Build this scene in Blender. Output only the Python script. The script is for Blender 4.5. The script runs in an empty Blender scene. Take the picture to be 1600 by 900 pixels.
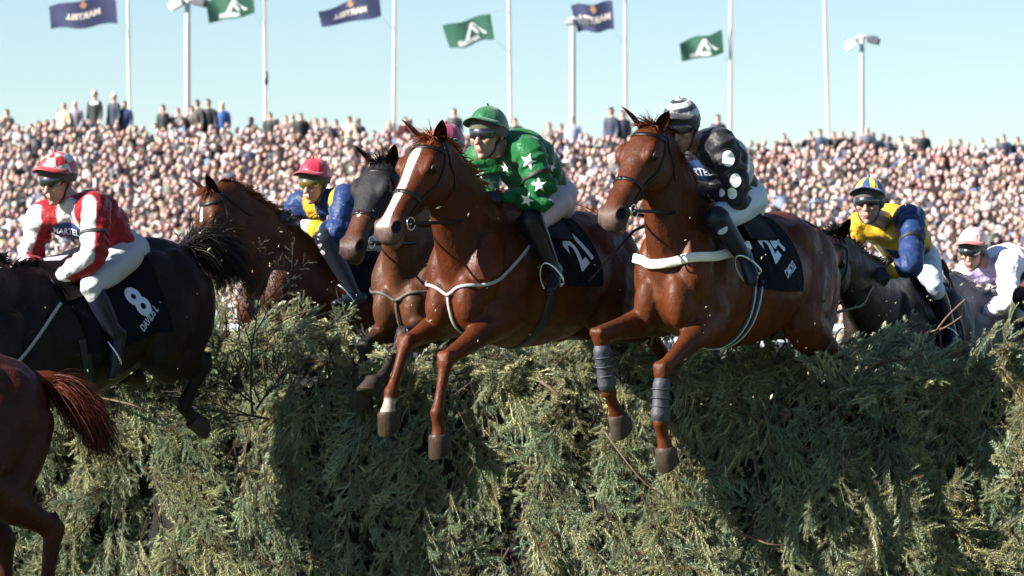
import bpy, bmesh, math, random
import numpy as np
from mathutils import Vector, Matrix, noise
from mathutils.bvhtree import BVHTree

random.seed(7)
np.random.seed(7)
scene = bpy.context.scene
COL = scene.collection
V = Vector
R = math.radians

# ------------------------------------------------------------------ camera
FPX = 6000.0                      # focal length in photograph pixels (135 mm on 36 mm, 1600 px wide)
CAMZ = 1.30
PITCH = math.atan(70 / FPX)       # horizon sits 70 px under the picture centre
cam_d = bpy.data.cameras.new('camera')
cam_d.lens = 135
cam_d.sensor_width = 36
cam_d.clip_start = 0.5
cam_d.clip_end = 5000
cam_d.dof.use_dof = True
cam_d.dof.focus_distance = 19.9
cam_d.dof.aperture_fstop = 6.3
cam = bpy.data.objects.new('camera', cam_d)
COL.objects.link(cam)
cam.location = (0, 0, CAMZ)
cam.rotation_euler = (math.pi / 2 + PITCH, 0, 0)
scene.camera = cam

# ------------------------------------------------------------------ sky and sun
SUN_EL, SUN_AZ = 31.0, 68.0       # elevation; degrees to the left of the camera's back
sx, sy, sz = (-math.sin(R(SUN_AZ)) * math.cos(R(SUN_EL)), -math.cos(R(SUN_AZ)) * math.cos(R(SUN_EL)), math.sin(R(SUN_EL)))
world = bpy.data.worlds.new('World')
scene.world = world
world.use_nodes = True
wn = world.node_tree
wn.nodes.clear()
wo = wn.nodes.new('ShaderNodeOutputWorld')
wb = wn.nodes.new('ShaderNodeBackground')
sky = wn.nodes.new('ShaderNodeTexSky')
sky.sky_type = 'NISHITA'
sky.sun_disc = False
sky.sun_elevation = R(SUN_EL)
sky.sun_rotation = math.atan2(sx, sy)
sky.altitude = 0
sky.air_density = 1.0
sky.dust_density = 0.0
sky.ozone_density = 3.3
wb.inputs[1].default_value = 0.050
wn.links.new(sky.outputs[0], wb.inputs[0])
wn.links.new(wb.outputs[0], wo.inputs[0])
sun_d = bpy.data.lights.new('sun', 'SUN')
sun_d.energy = 5.0
sun_d.angle = R(0.53)
sun_d.color = (1.0, 0.945, 0.86)
sun = bpy.data.objects.new('sun', sun_d)
COL.objects.link(sun)
sun.rotation_euler = V((-sx, -sy, -sz)).to_track_quat('-Z', 'Y').to_euler()
scene.view_settings.view_transform = 'Standard'
scene.view_settings.look = 'None'
scene.view_settings.exposure = 1.64
scene.view_settings.gamma = 1.0
scene.view_settings.use_curve_mapping = False
scene.render.film_transparent = False
scene.cycles.use_adaptive_sampling = True
scene.cycles.adaptive_threshold = 0.03
scene.cycles.max_bounces = 4
scene.cycles.diffuse_bounces = 1
scene.cycles.glossy_bounces = 2
scene.cycles.transmission_bounces = 2

# ------------------------------------------------------------------ places
def ray(px, py):
    """unit ray of the lens through a photograph pixel"""
    x, u = (px - 800) / FPX, (450 - py) / FPX
    c, s = math.cos(PITCH), math.sin(PITCH)
    return V((x, c - u * s, u * c + s))
def P(px, py, d):
    return V((0, 0, CAMZ)) + ray(px, py) * d

# ------------------------------------------------------------------ materials
def _nodes(name):
    m = bpy.data.materials.new(name)
    m.use_nodes = True
    nt = m.node_tree
    return m, nt, nt.nodes['Principled BSDF']
MATS = {}
def mat(name, color=None, rough=0.6, attr=False, bump=0.0, bscale=60, var=0.0, vscale=9, spec=0.5, sheen=0.0, metal=0.0,
        coat=0.0, bump2=0.0, b2scale=8, rvar=0.0):
    """procedural material: colour (or the colour attribute) broken by noise, two scales of relief"""
    if name in MATS:
        return MATS[name]
    m, nt, b = _nodes(name)
    L = nt.links.new
    tc = nt.nodes.new('ShaderNodeTexCoord')
    if attr:
        a = nt.nodes.new('ShaderNodeAttribute'); a.attribute_name = 'Col'; col = a.outputs['Color']
    else:
        a = nt.nodes.new('ShaderNodeRGB'); a.outputs[0].default_value = (*color, 1); col = a.outputs[0]
    if var > 0:
        n = nt.nodes.new('ShaderNodeTexNoise'); n.inputs['Scale'].default_value = vscale; n.inputs['Detail'].default_value = 5
        L(tc.outputs['Object'], n.inputs['Vector'])
        mr = nt.nodes.new('ShaderNodeMapRange')
        mr.inputs[1].default_value = 0.25; mr.inputs[2].default_value = 0.75
        mr.inputs[3].default_value = 1 - var; mr.inputs[4].default_value = 1 + var
        L(n.outputs[0], mr.inputs[0])
        mx = nt.nodes.new('ShaderNodeMix'); mx.data_type = 'RGBA'; mx.blend_type = 'MULTIPLY'; mx.inputs[0].default_value = 1
        L(col, mx.inputs[6]); L(mr.outputs[0], mx.inputs[7]); col = mx.outputs[2]
    L(col, b.inputs['Base Color'])
    b.inputs['Roughness'].default_value = rough
    if rvar > 0:
        n = nt.nodes.new('ShaderNodeTexNoise'); n.inputs['Scale'].default_value = 14; n.inputs['Detail'].default_value = 4
        L(tc.outputs['Object'], n.inputs['Vector'])
        mr = nt.nodes.new('ShaderNodeMapRange')
        mr.inputs[1].default_value = 0.3; mr.inputs[2].default_value = 0.7
        mr.inputs[3].default_value = rough - rvar; mr.inputs[4].default_value = rough + rvar
        L(n.outputs[0], mr.inputs[0]); L(mr.outputs[0], b.inputs['Roughness'])
    b.inputs['Specular IOR Level'].default_value = spec
    b.inputs['Metallic'].default_value = metal
    b.inputs['Sheen Weight'].default_value = sheen
    b.inputs['Coat Weight'].default_value = coat
    b.inputs['Coat Roughness'].default_value = 0.35
    prev = None
    for amt, sc, det in ((bump2, b2scale, 3), (bump, bscale, 4)):
        if amt > 0:
            n = nt.nodes.new('ShaderNodeTexNoise'); n.inputs['Scale'].default_value = sc; n.inputs['Detail'].default_value = det
            L(tc.outputs['Object'], n.inputs['Vector'])
            bp = nt.nodes.new('ShaderNodeBump'); bp.inputs['Strength'].default_value = amt; bp.inputs['Distance'].default_value = 0.6 / sc
            L(n.outputs[0], bp.inputs['Height'])
            if prev: L(prev, bp.inputs['Normal'])
            prev = bp.outputs[0]
    if prev: L(prev, b.inputs['Normal'])
    MATS[name] = m
    return m

# ------------------------------------------------------------------ mesh making
class MB:
    """collects vertices and faces (world space), one colour per vertex"""
    def __init__(s): s.v, s.f, s.c = [], [], []
    def add(s, vs, fs, col=(1, 1, 1)):
        o = len(s.v)
        s.v.extend(tuple(p) for p in vs); s.f.extend(tuple(i + o for i in f) for f in fs); s.c.extend([col] * len(vs))
        return s
    def tube(s, pts, rad, up=V((0, 0, 1)), seg=14, sub=3, col=(1, 1, 1), cap=True):
        pts = [V(p) for p in pts]
        rad = [(r, r) if not isinstance(r, (tuple, list)) else r for r in rad]
        Q, RR = [], []
        n = len(pts)
        for i in range(n - 1):
            p0, p1, p2, p3 = pts[max(i - 1, 0)], pts[i], pts[i + 1], pts[min(i + 2, n - 1)]
            r0, r1, r2, r3 = (np.array(rad[k]) for k in (max(i - 1, 0), i, i + 1, min(i + 2, n - 1)))
            for k in range(sub):
                t = k / sub
                f = lambda a, b, c, d: 0.5 * ((2 * b) + (c - a) * t + (2 * a - 5 * b + 4 * c - d) * t * t + (3 * b - a - 3 * c + d) * t ** 3)
                Q.append(f(p0, p1, p2, p3)); RR.append(np.maximum(f(r0, r1, r2, r3), 0.001))
        Q.append(pts[-1]); RR.append(np.array(rad[-1]))
        m = len(Q)
        T = [((Q[min(i + 1, m - 1)] - Q[max(i - 1, 0)])).normalized() for i in range(m)]
        if cap:
            a, b = min(RR[0]), min(RR[-1])
            Q = [Q[0] - T[0] * a * .9, Q[0] - T[0] * a * .6] + Q + [Q[-1] + T[-1] * b * .6, Q[-1] + T[-1] * b * .9]
            RR = [RR[0] * .4, RR[0] * .8] + RR + [RR[-1] * .8, RR[-1] * .4]
            T = [T[0]] * 2 + T + [T[-1]] * 2
        up = V(up)
        vs, fs = [], []
        for q, r, t in zip(Q, RR, T):
            sd = t.cross(up)
            if sd.length < 1e-4: sd = t.cross(V((0.3, 1, 0.1)))
            sd.normalize(); uu = sd.cross(t).normalized()
            for k in range(seg):
                a = 2 * math.pi * k / seg
                vs.append(q + sd * (r[0] * math.cos(a)) + uu * (r[1] * math.sin(a)))
        for i in range(len(Q) - 1):
            for k in range(seg):
                k2 = (k + 1) % seg
                fs.append((i * seg + k, i * seg + k2, (i + 1) * seg + k2, (i + 1) * seg + k))
        vs.append(Q[0]); vs.append(Q[-1])
        a, b = len(vs) - 2, len(vs) - 1
        for k in range(seg):
            k2 = (k + 1) % seg
            fs.append((a, k2, k)); fs.append((b, (len(Q) - 1) * seg + k, (len(Q) - 1) * seg + k2))
        return s.add(vs, fs, col)
    def ell(s, c, ax, seg=16, ring=10, col=(1, 1, 1)):
        """ellipsoid: ax = three scaled axis vectors"""
        c = V(c); ax = [V(a) for a in ax]
        vs, fs = [c + ax[2]], []
        for i in range(1, ring):
            th = math.pi * i / ring
            for k in range(seg):
                a = 2 * math.pi * k / seg
                vs.append(c + ax[0] * (math.sin(th) * math.cos(a)) + ax[1] * (math.sin(th) * math.sin(a)) + ax[2] * math.cos(th))
        vs.append(c - ax[2])
        for k in range(seg):
            k2 = (k + 1) % seg
            fs.append((0, 1 + k, 1 + k2))
            for i in range(ring - 2):
                fs.append((1 + i * seg + k, 1 + (i + 1) * seg + k, 1 + (i + 1) * seg + k2, 1 + i * seg + k2))
            fs.append((len(vs) - 1, 1 + (ring - 2) * seg + k2, 1 + (ring - 2) * seg + k))
        return s.add(vs, fs, col)
    def box(s, c, ax, col=(1, 1, 1)):
        c = V(c); ax = [V(a) for a in ax]
        vs = [c + ax[0] * i + ax[1] * j + ax[2] * k for i in (-1, 1) for j in (-1, 1) for k in (-1, 1)]
        return s.add(vs, [(0, 1, 3, 2), (4, 6, 7, 5), (0, 4, 5, 1), (2, 3, 7, 6), (0, 2, 6, 4), (1, 5, 7, 3)], col)
    def grid(s, pts, nu, nv, col=(1, 1, 1), closed_u=False):
        fs = []
        for i in range(nu - (0 if closed_u else 1)):
            i2 = (i + 1) % nu
            for j in range(nv - 1):
                fs.append((i * nv + j, i2 * nv + j, i2 * nv + j + 1, i * nv + j + 1))
        return s.add(pts, fs, col)

def mesh_from(name, v, f, cols=None, smooth=True):
    me = bpy.data.meshes.new(name)
    me.from_pydata(v.tolist() if isinstance(v, np.ndarray) else [tuple(p) for p in v], [], f)
    if smooth:
        me.polygons.foreach_set('use_smooth', np.ones(len(me.polygons), dtype=bool))
    if cols is not None:
        ca = me.color_attributes.new('Col', 'FLOAT_COLOR', 'POINT')
        c = np.ones((len(me.vertices), 4), dtype=np.float32)
        c[:, :3] = np.asarray(cols, dtype=np.float32)[:, :3]
        ca.data.foreach_set('color', c.ravel())
    me.update()
    return me

def put(name, v, f, material, parent=None, cols=None, origin=None, smooth=True, label=None, cat=None, group=None, kind=None):
    """link ONE mesh object; world-space vertices are stored relative to the thing's origin"""
    v = np.asarray([tuple(p) for p in v] if not isinstance(v, np.ndarray) else v, dtype=np.float64)
    root = parent
    while root is not None and root.parent is not None: root = root.parent
    org = np.array(root.location) if root is not None else np.array(origin if origin is not None else (0, 0, 0), dtype=float)
    me = mesh_from(name, v - org, f, cols, smooth)
    if material: me.materials.append(material)
    o = bpy.data.objects.new(name, me)
    COL.objects.link(o)
    if parent is not None: o.parent = parent
    else: o.location = org
    return tag(o, label, cat, group, kind)
def tag(o, label=None, cat=None, group=None, kind=None):
    if label: o['label'] = label
    if cat: o['category'] = cat
    if group: o['group'] = group
    if kind: o['kind'] = kind
    return o
def putb(name, mb, material, parent=None, use_cols=False, **k):
    return put(name, mb.v, mb.f, material, parent, cols=mb.c if use_cols else None, **k)
def empty(name, loc, **k):
    o = bpy.data.objects.new(name, None); COL.objects.link(o); o.location = loc; o.empty_display_size = 0.2
    return tag(o, **k)

def remesh(mb, voxel, it=4, fac=0.5):
    """grow one continuous skin over everything in mb"""
    me = bpy.data.meshes.new('tmp'); me.from_pydata(mb.v, [], mb.f)
    o = bpy.data.objects.new('tmp', me); COL.objects.link(o)
    r = o.modifiers.new('r', 'REMESH'); r.mode = 'VOXEL'; r.voxel_size = voxel
    if it:
        sm = o.modifiers.new('s', 'SMOOTH'); sm.factor = fac; sm.iterations = it
    dg = bpy.context.evaluated_depsgraph_get()
    e = o.evaluated_get(dg); m2 = e.to_mesh()
    n = len(m2.vertices)
    v = np.empty(n * 3); m2.vertices.foreach_get('co', v)
    nr = np.empty(n * 3); m2.vertices.foreach_get('normal', nr)
    f = [tuple(p.vertices) for p in m2.polygons]
    e.to_mesh_clear()
    bpy.data.objects.remove(o); bpy.data.meshes.remove(me)
    return v.reshape(-1, 3), f, nr.reshape(-1, 3)

def bvh_of(v, f): return BVHTree.FromPolygons([tuple(p) for p in v], f)

def seg_dist(v, a, b):
    a, b = np.array(a), np.array(b)
    d = b - a
    t = np.clip(((v - a) @ d) / (d @ d), 0, 1)
    return np.linalg.norm(v - (a + t[:, None] * d), axis=1), t
def fbm(v, scale, seed=0):
    """cheap smooth noise field on many points (sum of rotated sines)"""
    rs = np.random.RandomState(seed)
    out = np.zeros(len(v))
    for k in range(9):
        d = rs.normal(size=3); d /= np.linalg.norm(d)
        out += np.sin(v @ d * scale * (0.6 + 0.17 * k) + rs.rand() * 6.28) / (1 + 0.12 * k)
    return out / 4.0
def ss(x, a, b):
    t = np.clip((x - a) / (b - a), 0, 1)
    return t * t * (3 - 2 * t)

def strap(mb, pts, width, thick, bvh, off=0.004, n=40, closed=False, col=(1, 1, 1), up=None, pull=True, sm=4):
    """leather strap: a flat band that follows the surface below it"""
    pts = [V(p) for p in pts]
    if closed: pts.append(pts[0])
    L = [0]
    for a, b in zip(pts, pts[1:]): L.append(L[-1] + (b - a).length)
    Q = []
    for k in range(n):
        s = L[-1] * k / (n - 1)
        for i in range(len(pts) - 1):
            if s <= L[i + 1] + 1e-9:
                u = (s - L[i]) / max(L[i + 1] - L[i], 1e-9); Q.append(pts[i].lerp(pts[i + 1], u)); break
    N = []
    for i, q in enumerate(Q):
        loc, nr, _, _ = bvh.find_nearest(q)
        if pull: Q[i] = loc + nr * off
        N.append(nr)
    for _ in range(sm):      # smooth band and normals
        Q = [Q[i] if (i in (0, len(Q) - 1) and not closed) else (Q[i - 1] + Q[i] * 2 + Q[(i + 1) % len(Q)]) / 4 for i in range(len(Q))]
        N = [(N[max(i - 1, 0)] + N[i] + N[min(i + 1, len(N) - 1)]).normalized() for i in range(len(N))]
    if sm > 10:              # pulled tight: bridges hollows but never sinks into the body
        for _ in range(3):
            for i, q in enumerate(Q):
                loc, nr, _i, _d = bvh.find_nearest(q)
                if (q - loc).dot(nr) < off * .45: Q[i] = loc + nr * off * .5
            Q = [Q[i] if i in (0, len(Q) - 1) else (Q[i - 1] + Q[i] * 2 + Q[i + 1]) / 4 for i in range(len(Q))]
    if closed: Q[-1] = Q[0]; N[-1] = N[0]
    vs, fs = [], []
    for i, q in enumerate(Q):
        t = (Q[min(i + 1, n - 1)] - Q[max(i - 1, 0)])
        if t.length < 1e-6: t = V((1, 0, 0))
        t.normalize()
        w = t.cross(N[i]).normalized() * width / 2
        h = w.cross(t).normalized() * thick
        if h.dot(N[i]) < 0: h = -h
        vs += [q - w, q - w * .8 + h, q + w * .8 + h, q + w, q + w - h * .6, q - w - h * .6]
    for i in range(n - 1):
        for k in range(6):
            k2 = (k + 1) % 6
            fs.append((i * 6 + k, i * 6 + k2, (i + 1) * 6 + k2, (i + 1) * 6 + k))
    fs += [tuple(range(5, -1, -1)), tuple((n - 1) * 6 + k for k in range(6))]
    mb.add(vs, fs, col)
    return Q

def hair(mb, roots, dirs, length, width, droop, sway, n=6, col=(1, 1, 1), cvar=0.25, jit=0.25, rs=random):
    """many tapering locks of hair"""
    for p, d in zip(roots, dirs):
        p = V(p); d = V(d).normalized()
        L = length * rs.uniform(.7, 1.15)
        w = width * rs.uniform(.6, 1.3)
        d = (d + V((rs.gauss(0, jit), rs.gauss(0, jit), rs.gauss(0, jit)))).normalized()
        sw = V(sway) + V((rs.gauss(0, .15), rs.gauss(0, .15), rs.gauss(0, .1)))
        side = d.cross(V((rs.gauss(0, 1), rs.gauss(0, 1), rs.gauss(0, 1)))).normalized()
        k = rs.uniform(1 - cvar, 1 + cvar)
        c = tuple(x * k for x in col)
        vs, fs = [], []
        q = p.copy(); wv = rs.uniform(0, 6.28); wa = rs.uniform(.0, .35)
        for i in range(n):
            t = i / (n - 1)
            ww = w * (1 - t) ** .7 * .5 + .0006
            vs += [q - side * ww, q + side * ww]
            d = (d + V((0, 0, -droop / n)) + sw * (1.0 / n) + side.cross(d) * (wa * math.sin(wv + t * 7))).normalized()
            q = q + d * (L / (n - 1))
        for i in range(n - 1): fs.append((2 * i, 2 * i + 1, 2 * i + 3, 2 * i + 2))
        mb.add(vs, fs, c)

def text_shape(body, size, sub=1, xs=1.0, shear=0.0, spacing=1.0, bold=0.0):
    """flat letters as points and triangles around their own centre"""
    cu = bpy.data.curves.new('t', 'FONT'); cu.body = body; cu.size = size; cu.align_x = 'CENTER'; cu.align_y = 'CENTER'
    cu.space_character = spacing; cu.offset = bold; cu.shear = shear; cu.resolution_u = 4
    o = bpy.data.objects.new('t', cu); COL.objects.link(o)
    dg = bpy.context.evaluated_depsgraph_get(); me = o.evaluated_get(dg).to_mesh()
    bm = bmesh.new(); bm.from_mesh(me)
    bmesh.ops.remove_doubles(bm, verts=bm.verts, dist=1e-5)
    bmesh.ops.triangulate(bm, faces=bm.faces)
    for _ in range(sub): bmesh.ops.subdivide_edges(bm, edges=bm.edges, cuts=1, use_grid_fill=True)
    bmesh.ops.triangulate(bm, faces=bm.faces)
    bm.verts.ensure_lookup_table()
    v = [(p.co.x * xs, p.co.y) for p in bm.verts]; f = [tuple(q.index for q in g.verts) for g in bm.faces]
    bm.free(); o.evaluated_get(dg).to_mesh_clear(); bpy.data.objects.remove(o); bpy.data.curves.remove(cu)
    return v, f
def poly_shape(pts, cuts=3):
    """filled 2-D outline, finely divided so that it can lie on a curved surface"""
    bm = bmesh.new()
    vs = [bm.verts.new((x, y, 0)) for x, y in pts]
    bm.faces.new(vs)
    bmesh.ops.triangulate(bm, faces=bm.faces)
    for _ in range(cuts):
        bmesh.ops.subdivide_edges(bm, edges=bm.edges, cuts=1, use_grid_fill=True)
        bmesh.ops.triangulate(bm, faces=bm.faces)
    bm.verts.ensure_lookup_table()
    v = [(p.co.x, p.co.y) for p in bm.verts]; f = [tuple(q.index for q in g.verts) for g in bm.faces]
    bm.free()
    return v, f
def star_shape(r, r2=0.42, n=5): return [(math.sin(math.pi * i / n) * (r if i % 2 == 0 else r * r2), math.cos(math.pi * i / n) * (r if i % 2 == 0 else r * r2)) for i in range(2 * n)]
def disc_shape(r, n=24, sx=1.0): return [(math.cos(2 * math.pi * i / n) * r * sx, math.sin(2 * math.pi * i / n) * r) for i in range(n)]
def rect_shape(w, h, n=8):
    return [(-w / 2 + w * i / n, -h / 2) for i in range(n)] + [(w / 2, -h / 2 + h * i / n) for i in range(n)] + [(w / 2 - w * i / n, h / 2) for i in range(n)] + [(-w / 2, h / 2 - h * i / n) for i in range(n)]

def decal(name, shape, bvh, centre, normal, updir, material, parent, off=0.003, reach=0.35):
    """sewn-on or printed shape: laid on the cloth below it along -normal"""
    v2, f = shape
    n = V(normal).normalized(); u = V(updir); u = (u - n * u.dot(n)).normalized(); r = u.cross(n).normalized()
    c = V(centre); vs, ok = [], []
    for x, y in v2:
        q = c + r * x + u * y
        h = bvh.ray_cast(q + n * reach, -n, reach * 2)
        if h[0] is None: vs.append(q); ok.append(False)
        else:
            hn = h[1] if h[1].dot(n) > 0 else -h[1]
            vs.append(h[0] + hn * off); ok.append(True)
    f = [g for g in f if all(ok[i] for i in g)]
    if not f: print('decal missed', name); return None
    return put(name, vs, f, material, parent)
# ------------------------------------------------------------------ ground, bank, rail
GZ = -0.22
def ground_mat():
    m, nt, b = _nodes('grass_ground'); L = nt.links.new
    tc = nt.nodes.new('ShaderNodeTexCoord')
    n1 = nt.nodes.new('ShaderNodeTexNoise'); n1.inputs['Scale'].default_value = .35; n1.inputs['Detail'].default_value = 8
    n2 = nt.nodes.new('ShaderNodeTexNoise'); n2.inputs['Scale'].default_value = 40; n2.inputs['Detail'].default_value = 6
    L(tc.outputs['Object'], n1.inputs[0]); L(tc.outputs['Object'], n2.inputs[0])
    ad = nt.nodes.new('ShaderNodeMath'); ad.operation = 'ADD'; L(n1.outputs[0], ad.inputs[0]); L(n2.outputs[0], ad.inputs[1])
    cr = nt.nodes.new('ShaderNodeValToRGB'); cr.color_ramp.elements[0].position = .35; cr.color_ramp.elements[0].color = (.030, .052, .012, 1)
    cr.color_ramp.elements[1].position = .7; cr.color_ramp.elements[1].color = (.095, .125, .035, 1)
    mu = nt.nodes.new('ShaderNodeMath'); mu.operation = 'MULTIPLY'; mu.inputs[1].default_value = .5; L(ad.outputs[0], mu.inputs[0])
    L(mu.outputs[0], cr.inputs[0]); L(cr.outputs[0], b.inputs['Base Color']); b.inputs['Roughness'].default_value = .9
    bp = nt.nodes.new('ShaderNodeBump'); bp.inputs['Strength'].default_value = .8; bp.inputs['Distance'].default_value = .05; L(n2.outputs[0], bp.inputs['Height']); L(bp.outputs[0], b.inputs['Normal'])
    return m
g = MB(); xs = [-3000, -200, -60, -20, 0, 20, 60, 200, 3000]; ys = [-200, -20, 0, 10, 20, 30, 60, 90, 200, 4000]
g.grid([(x, y, GZ) for x in xs for y in ys], len(xs), len(ys))
putb('ground', g, ground_mat(), kind='structure', smooth=False)

BD, ROWS, DROW = 103.0, 44, .40              # bank: first row, rows, depth of a row
def rise(x): return .1395 - .00064 * x
def step_z(x, i): return GZ + i * rise(x) + .02
bk = MB()
xs = np.linspace(-34, 34, 18)
prof = []
for i in range(ROWS): prof += [(BD - .1 + i * DROW, i), (BD - .1 + (i + 1) * DROW, i)]
pts = [(x, y, step_z(x, i)) for x in xs for (y, i) in [(BD - .12, 0)] + prof]
bk.grid(pts, len(xs), len(prof) + 1)
ytop = BD - .1 + ROWS * DROW
pts = [(x, y, z) for x in xs for (y, z) in ((ytop, step_z(x, ROWS - 1)), (ytop + .1, step_z(x, ROWS - 1) + .7), (ytop + 1.2, step_z(x, ROWS - 1) + .7), (ytop + 12, step_z(x, ROWS - 1) - 3.3), (ytop + 30, GZ - .3))]
bk.grid(pts, len(xs), 5)
bank = putb('terrace_bank', bk, mat('bank_concrete', (.16, .15, .13), rough=.9, bump=.4, bscale=6, var=.25, vscale=1.2), kind='structure', smooth=False)

# running rail beyond the fence
RY = 60.0
rl = empty('running_rail', (0, RY, GZ), label='white running rail beyond the spruce fence in front of the crowd', cat='rail')
wp = mat('white_plastic', (.74, .76, .78), rough=.35, var=.06, vscale=2)
m = MB(); m.tube([(-16, RY, 1.36), (0, RY, 1.36), (16, RY, 1.36)], [(.05, .07)] * 3, seg=12); putb('top_rail', m, wp, rl)
m = MB(); m.tube([(-16, RY, 1.17), (0, RY, 1.17), (16, RY, 1.17)], [.018] * 3, seg=8); putb('lower_rail', m, wp, rl)
pm = None
for k in range(-7, 8):
    x = k * 2.2 + .5
    if pm is None:
        m = MB(); m.tube([(x, RY + .03, GZ), (x, RY + .25, .6), (x, RY + .05, 1.32)], [.035, .035, .03], seg=10); o = putb('post', m, wp, rl); pm, x0 = o, x
    else:
        o = pm.copy(); COL.objects.link(o); o.parent = rl; o.location = (x - x0, 0, 0)

# ------------------------------------------------------------------ the crowd
def ico(level):
    bm = bmesh.new(); bmesh.ops.create_icosphere(bm, subdivisions=level, radius=1)
    v = np.array([p.co[:] for p in bm.verts]); f = np.array([[q.index for q in g.verts] for g in bm.faces]); bm.free(); return v, f
IV, IF = ico(2)
rs = np.random.RandomState(11)
SKINS = np.array([(.80, .49, .44), (.84, .56, .51), (.74, .42, .37), (.80, .52, .50), (.64, .37, .32), (.86, .62, .58)])
HAIRS = np.array([(.035, .022, .016), (.06, .035, .02), (.12, .07, .035), (.30, .20, .10), (.02, .018, .018), (.35, .33, .31), (.16, .06, .03), (.07, .05, .04)])
CLOTH = np.array([(.015, .017, .03), (.02, .02, .022), (.03, .04, .08), (.05, .045, .04), (.10, .08, .06), (.25, .24, .25), (.42, .42, .43), (.16, .03, .04), (.12, .17, .30), (.06, .08, .05), (.30, .22, .15), (.5, .42, .40)])
# torso template: a shouldered bust
TA = np.linspace(0, 2 * np.pi, 6, endpoint=False)
TP = np.array([(np.cos(a) * w, np.sin(a) * t, z) for z, w, t in ((-.45, .23, .13), (-.06, .235, .125), (.05, .07, .07)) for a in TA])
TF = [(i * 6 + k, i * 6 + (k + 1) % 6, (i + 1) * 6 + (k + 1) % 6, (i + 1) * 6 + k) for i in range(2) for k in range(6)]
cv, cf, cc = [], [], []; off = 0
hair_sel = [k for k, t in enumerate(IF) if (IV[t].mean(0)[2] > .40 or (-.1 < IV[t].mean(0)[1] < .62 and IV[t].mean(0)[2] > -.45))]
for i in range(ROWS):
    y = BD + .1 + i * DROW
    half = 800 / FPX * y + 2.4
    x = -half + rs.rand() * .35
    while x < half:
        px_, py_ = x + rs.normal(0, .05), y + rs.normal(0, .09)
        hz = step_z(px_, i) + 1.60 + rs.normal(0, .085)
        yaw = rs.normal(-.45, .35); cyw, syw = math.cos(yaw), math.sin(yaw)
        hs = rs.uniform(.84, 1.03)
        rot = np.array([[cyw, -syw, 0], [syw, cyw, 0], [0, 0, 1]])
        sk = SKINS[rs.randint(len(SKINS))] * rs.uniform(.52, .82); hr = HAIRS[rs.randint(len(HAIRS))] * rs.uniform(.9, 1.8); cl = CLOTH[rs.choice(12, p=[.12, .12, .09, .08, .10, .10, .09, .04, .07, .05, .08, .06])] * rs.uniform(.7, 1.25)
        hv = IV * np.array([.083, .100, .113]) * hs
        hv[:, 1] -= .020 * (IV[:, 2] < -.2) * (IV[:, 1] < 0)
        nose = (IV[:, 1] < -.8) & (np.abs(IV[:, 0]) < .3) & (np.abs(IV[:, 2]) < .45); hv[nose, 1] -= .016
        hv = hv @ rot.T + np.array([px_, py_, hz])
        cv.append(hv); cf += (IF + off).tolist(); cc.append(np.tile(np.clip(sk, 0, .9), (len(hv), 1)))
        eyes = (IV[:, 1] < -.55) & (np.abs(IV[:, 2] - .12) < .2) & (np.abs(np.abs(IV[:, 0]) - .4) < .25)
        cc[-1][eyes] *= .55
        off += len(hv)
        hat = rs.rand()
        sel = hair_sel
        if rs.rand() < .94:
            col = hr if hat > .06 else (np.array((.55, .55, .55)) if hat < .02 else CLOTH[rs.randint(12)])
            if rs.rand() < .05: col = col * 0 + sk * .9
            us = sorted({q for k in sel for q in IF[k]}); mp = {q: j for j, q in enumerate(us)}
            hv2 = IV[us] * np.array([.092, .110, .122]) * hs + np.array([0, .010, .008]); hv2 = hv2 @ rot.T + np.array([px_, py_, hz])
            cv.append(hv2); cf += [[mp[q] + off for q in IF[k]] for k in sel]; cc.append(np.tile(np.clip(col, 0, .9), (len(us), 1))); off += len(us)
        tv = TP * np.array([rs.uniform(.9, 1.1), 1, 1]) @ rot.T + np.array([px_, py_ + .02, hz - .20])
        cv.append(tv); cf += [[q + off for q in t] for t in TF]; cc.append(np.tile(cl, (len(tv), 1))); off += len(tv)
        if rs.rand() < .05:      # a lifted race card or a raised arm
            w_ = np.array([(-.06, -.14, -.16), (.06, -.14, -.16), (.07, -.16, .02), (-.05, -.16, .02)]) @ rot.T + np.array([px_ + rs.normal(0, .1), py_, hz])
            cv.append(w_); cf.append([off, off + 1, off + 2, off + 3]); cc.append(np.tile((.6, .6, .6), (4, 1))); off += 4
        x += rs.uniform(.20, .34)
cvv, ccc = np.vstack(cv), np.vstack(cc)
put('crowd', cvv, cf, mat('crowd_people', attr=True, rough=.65), None, cols=ccc, origin=(0, BD, 0), label='dense crowd of spectators packed on the terrace behind the fence', cat='crowd', kind='stuff')

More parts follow.
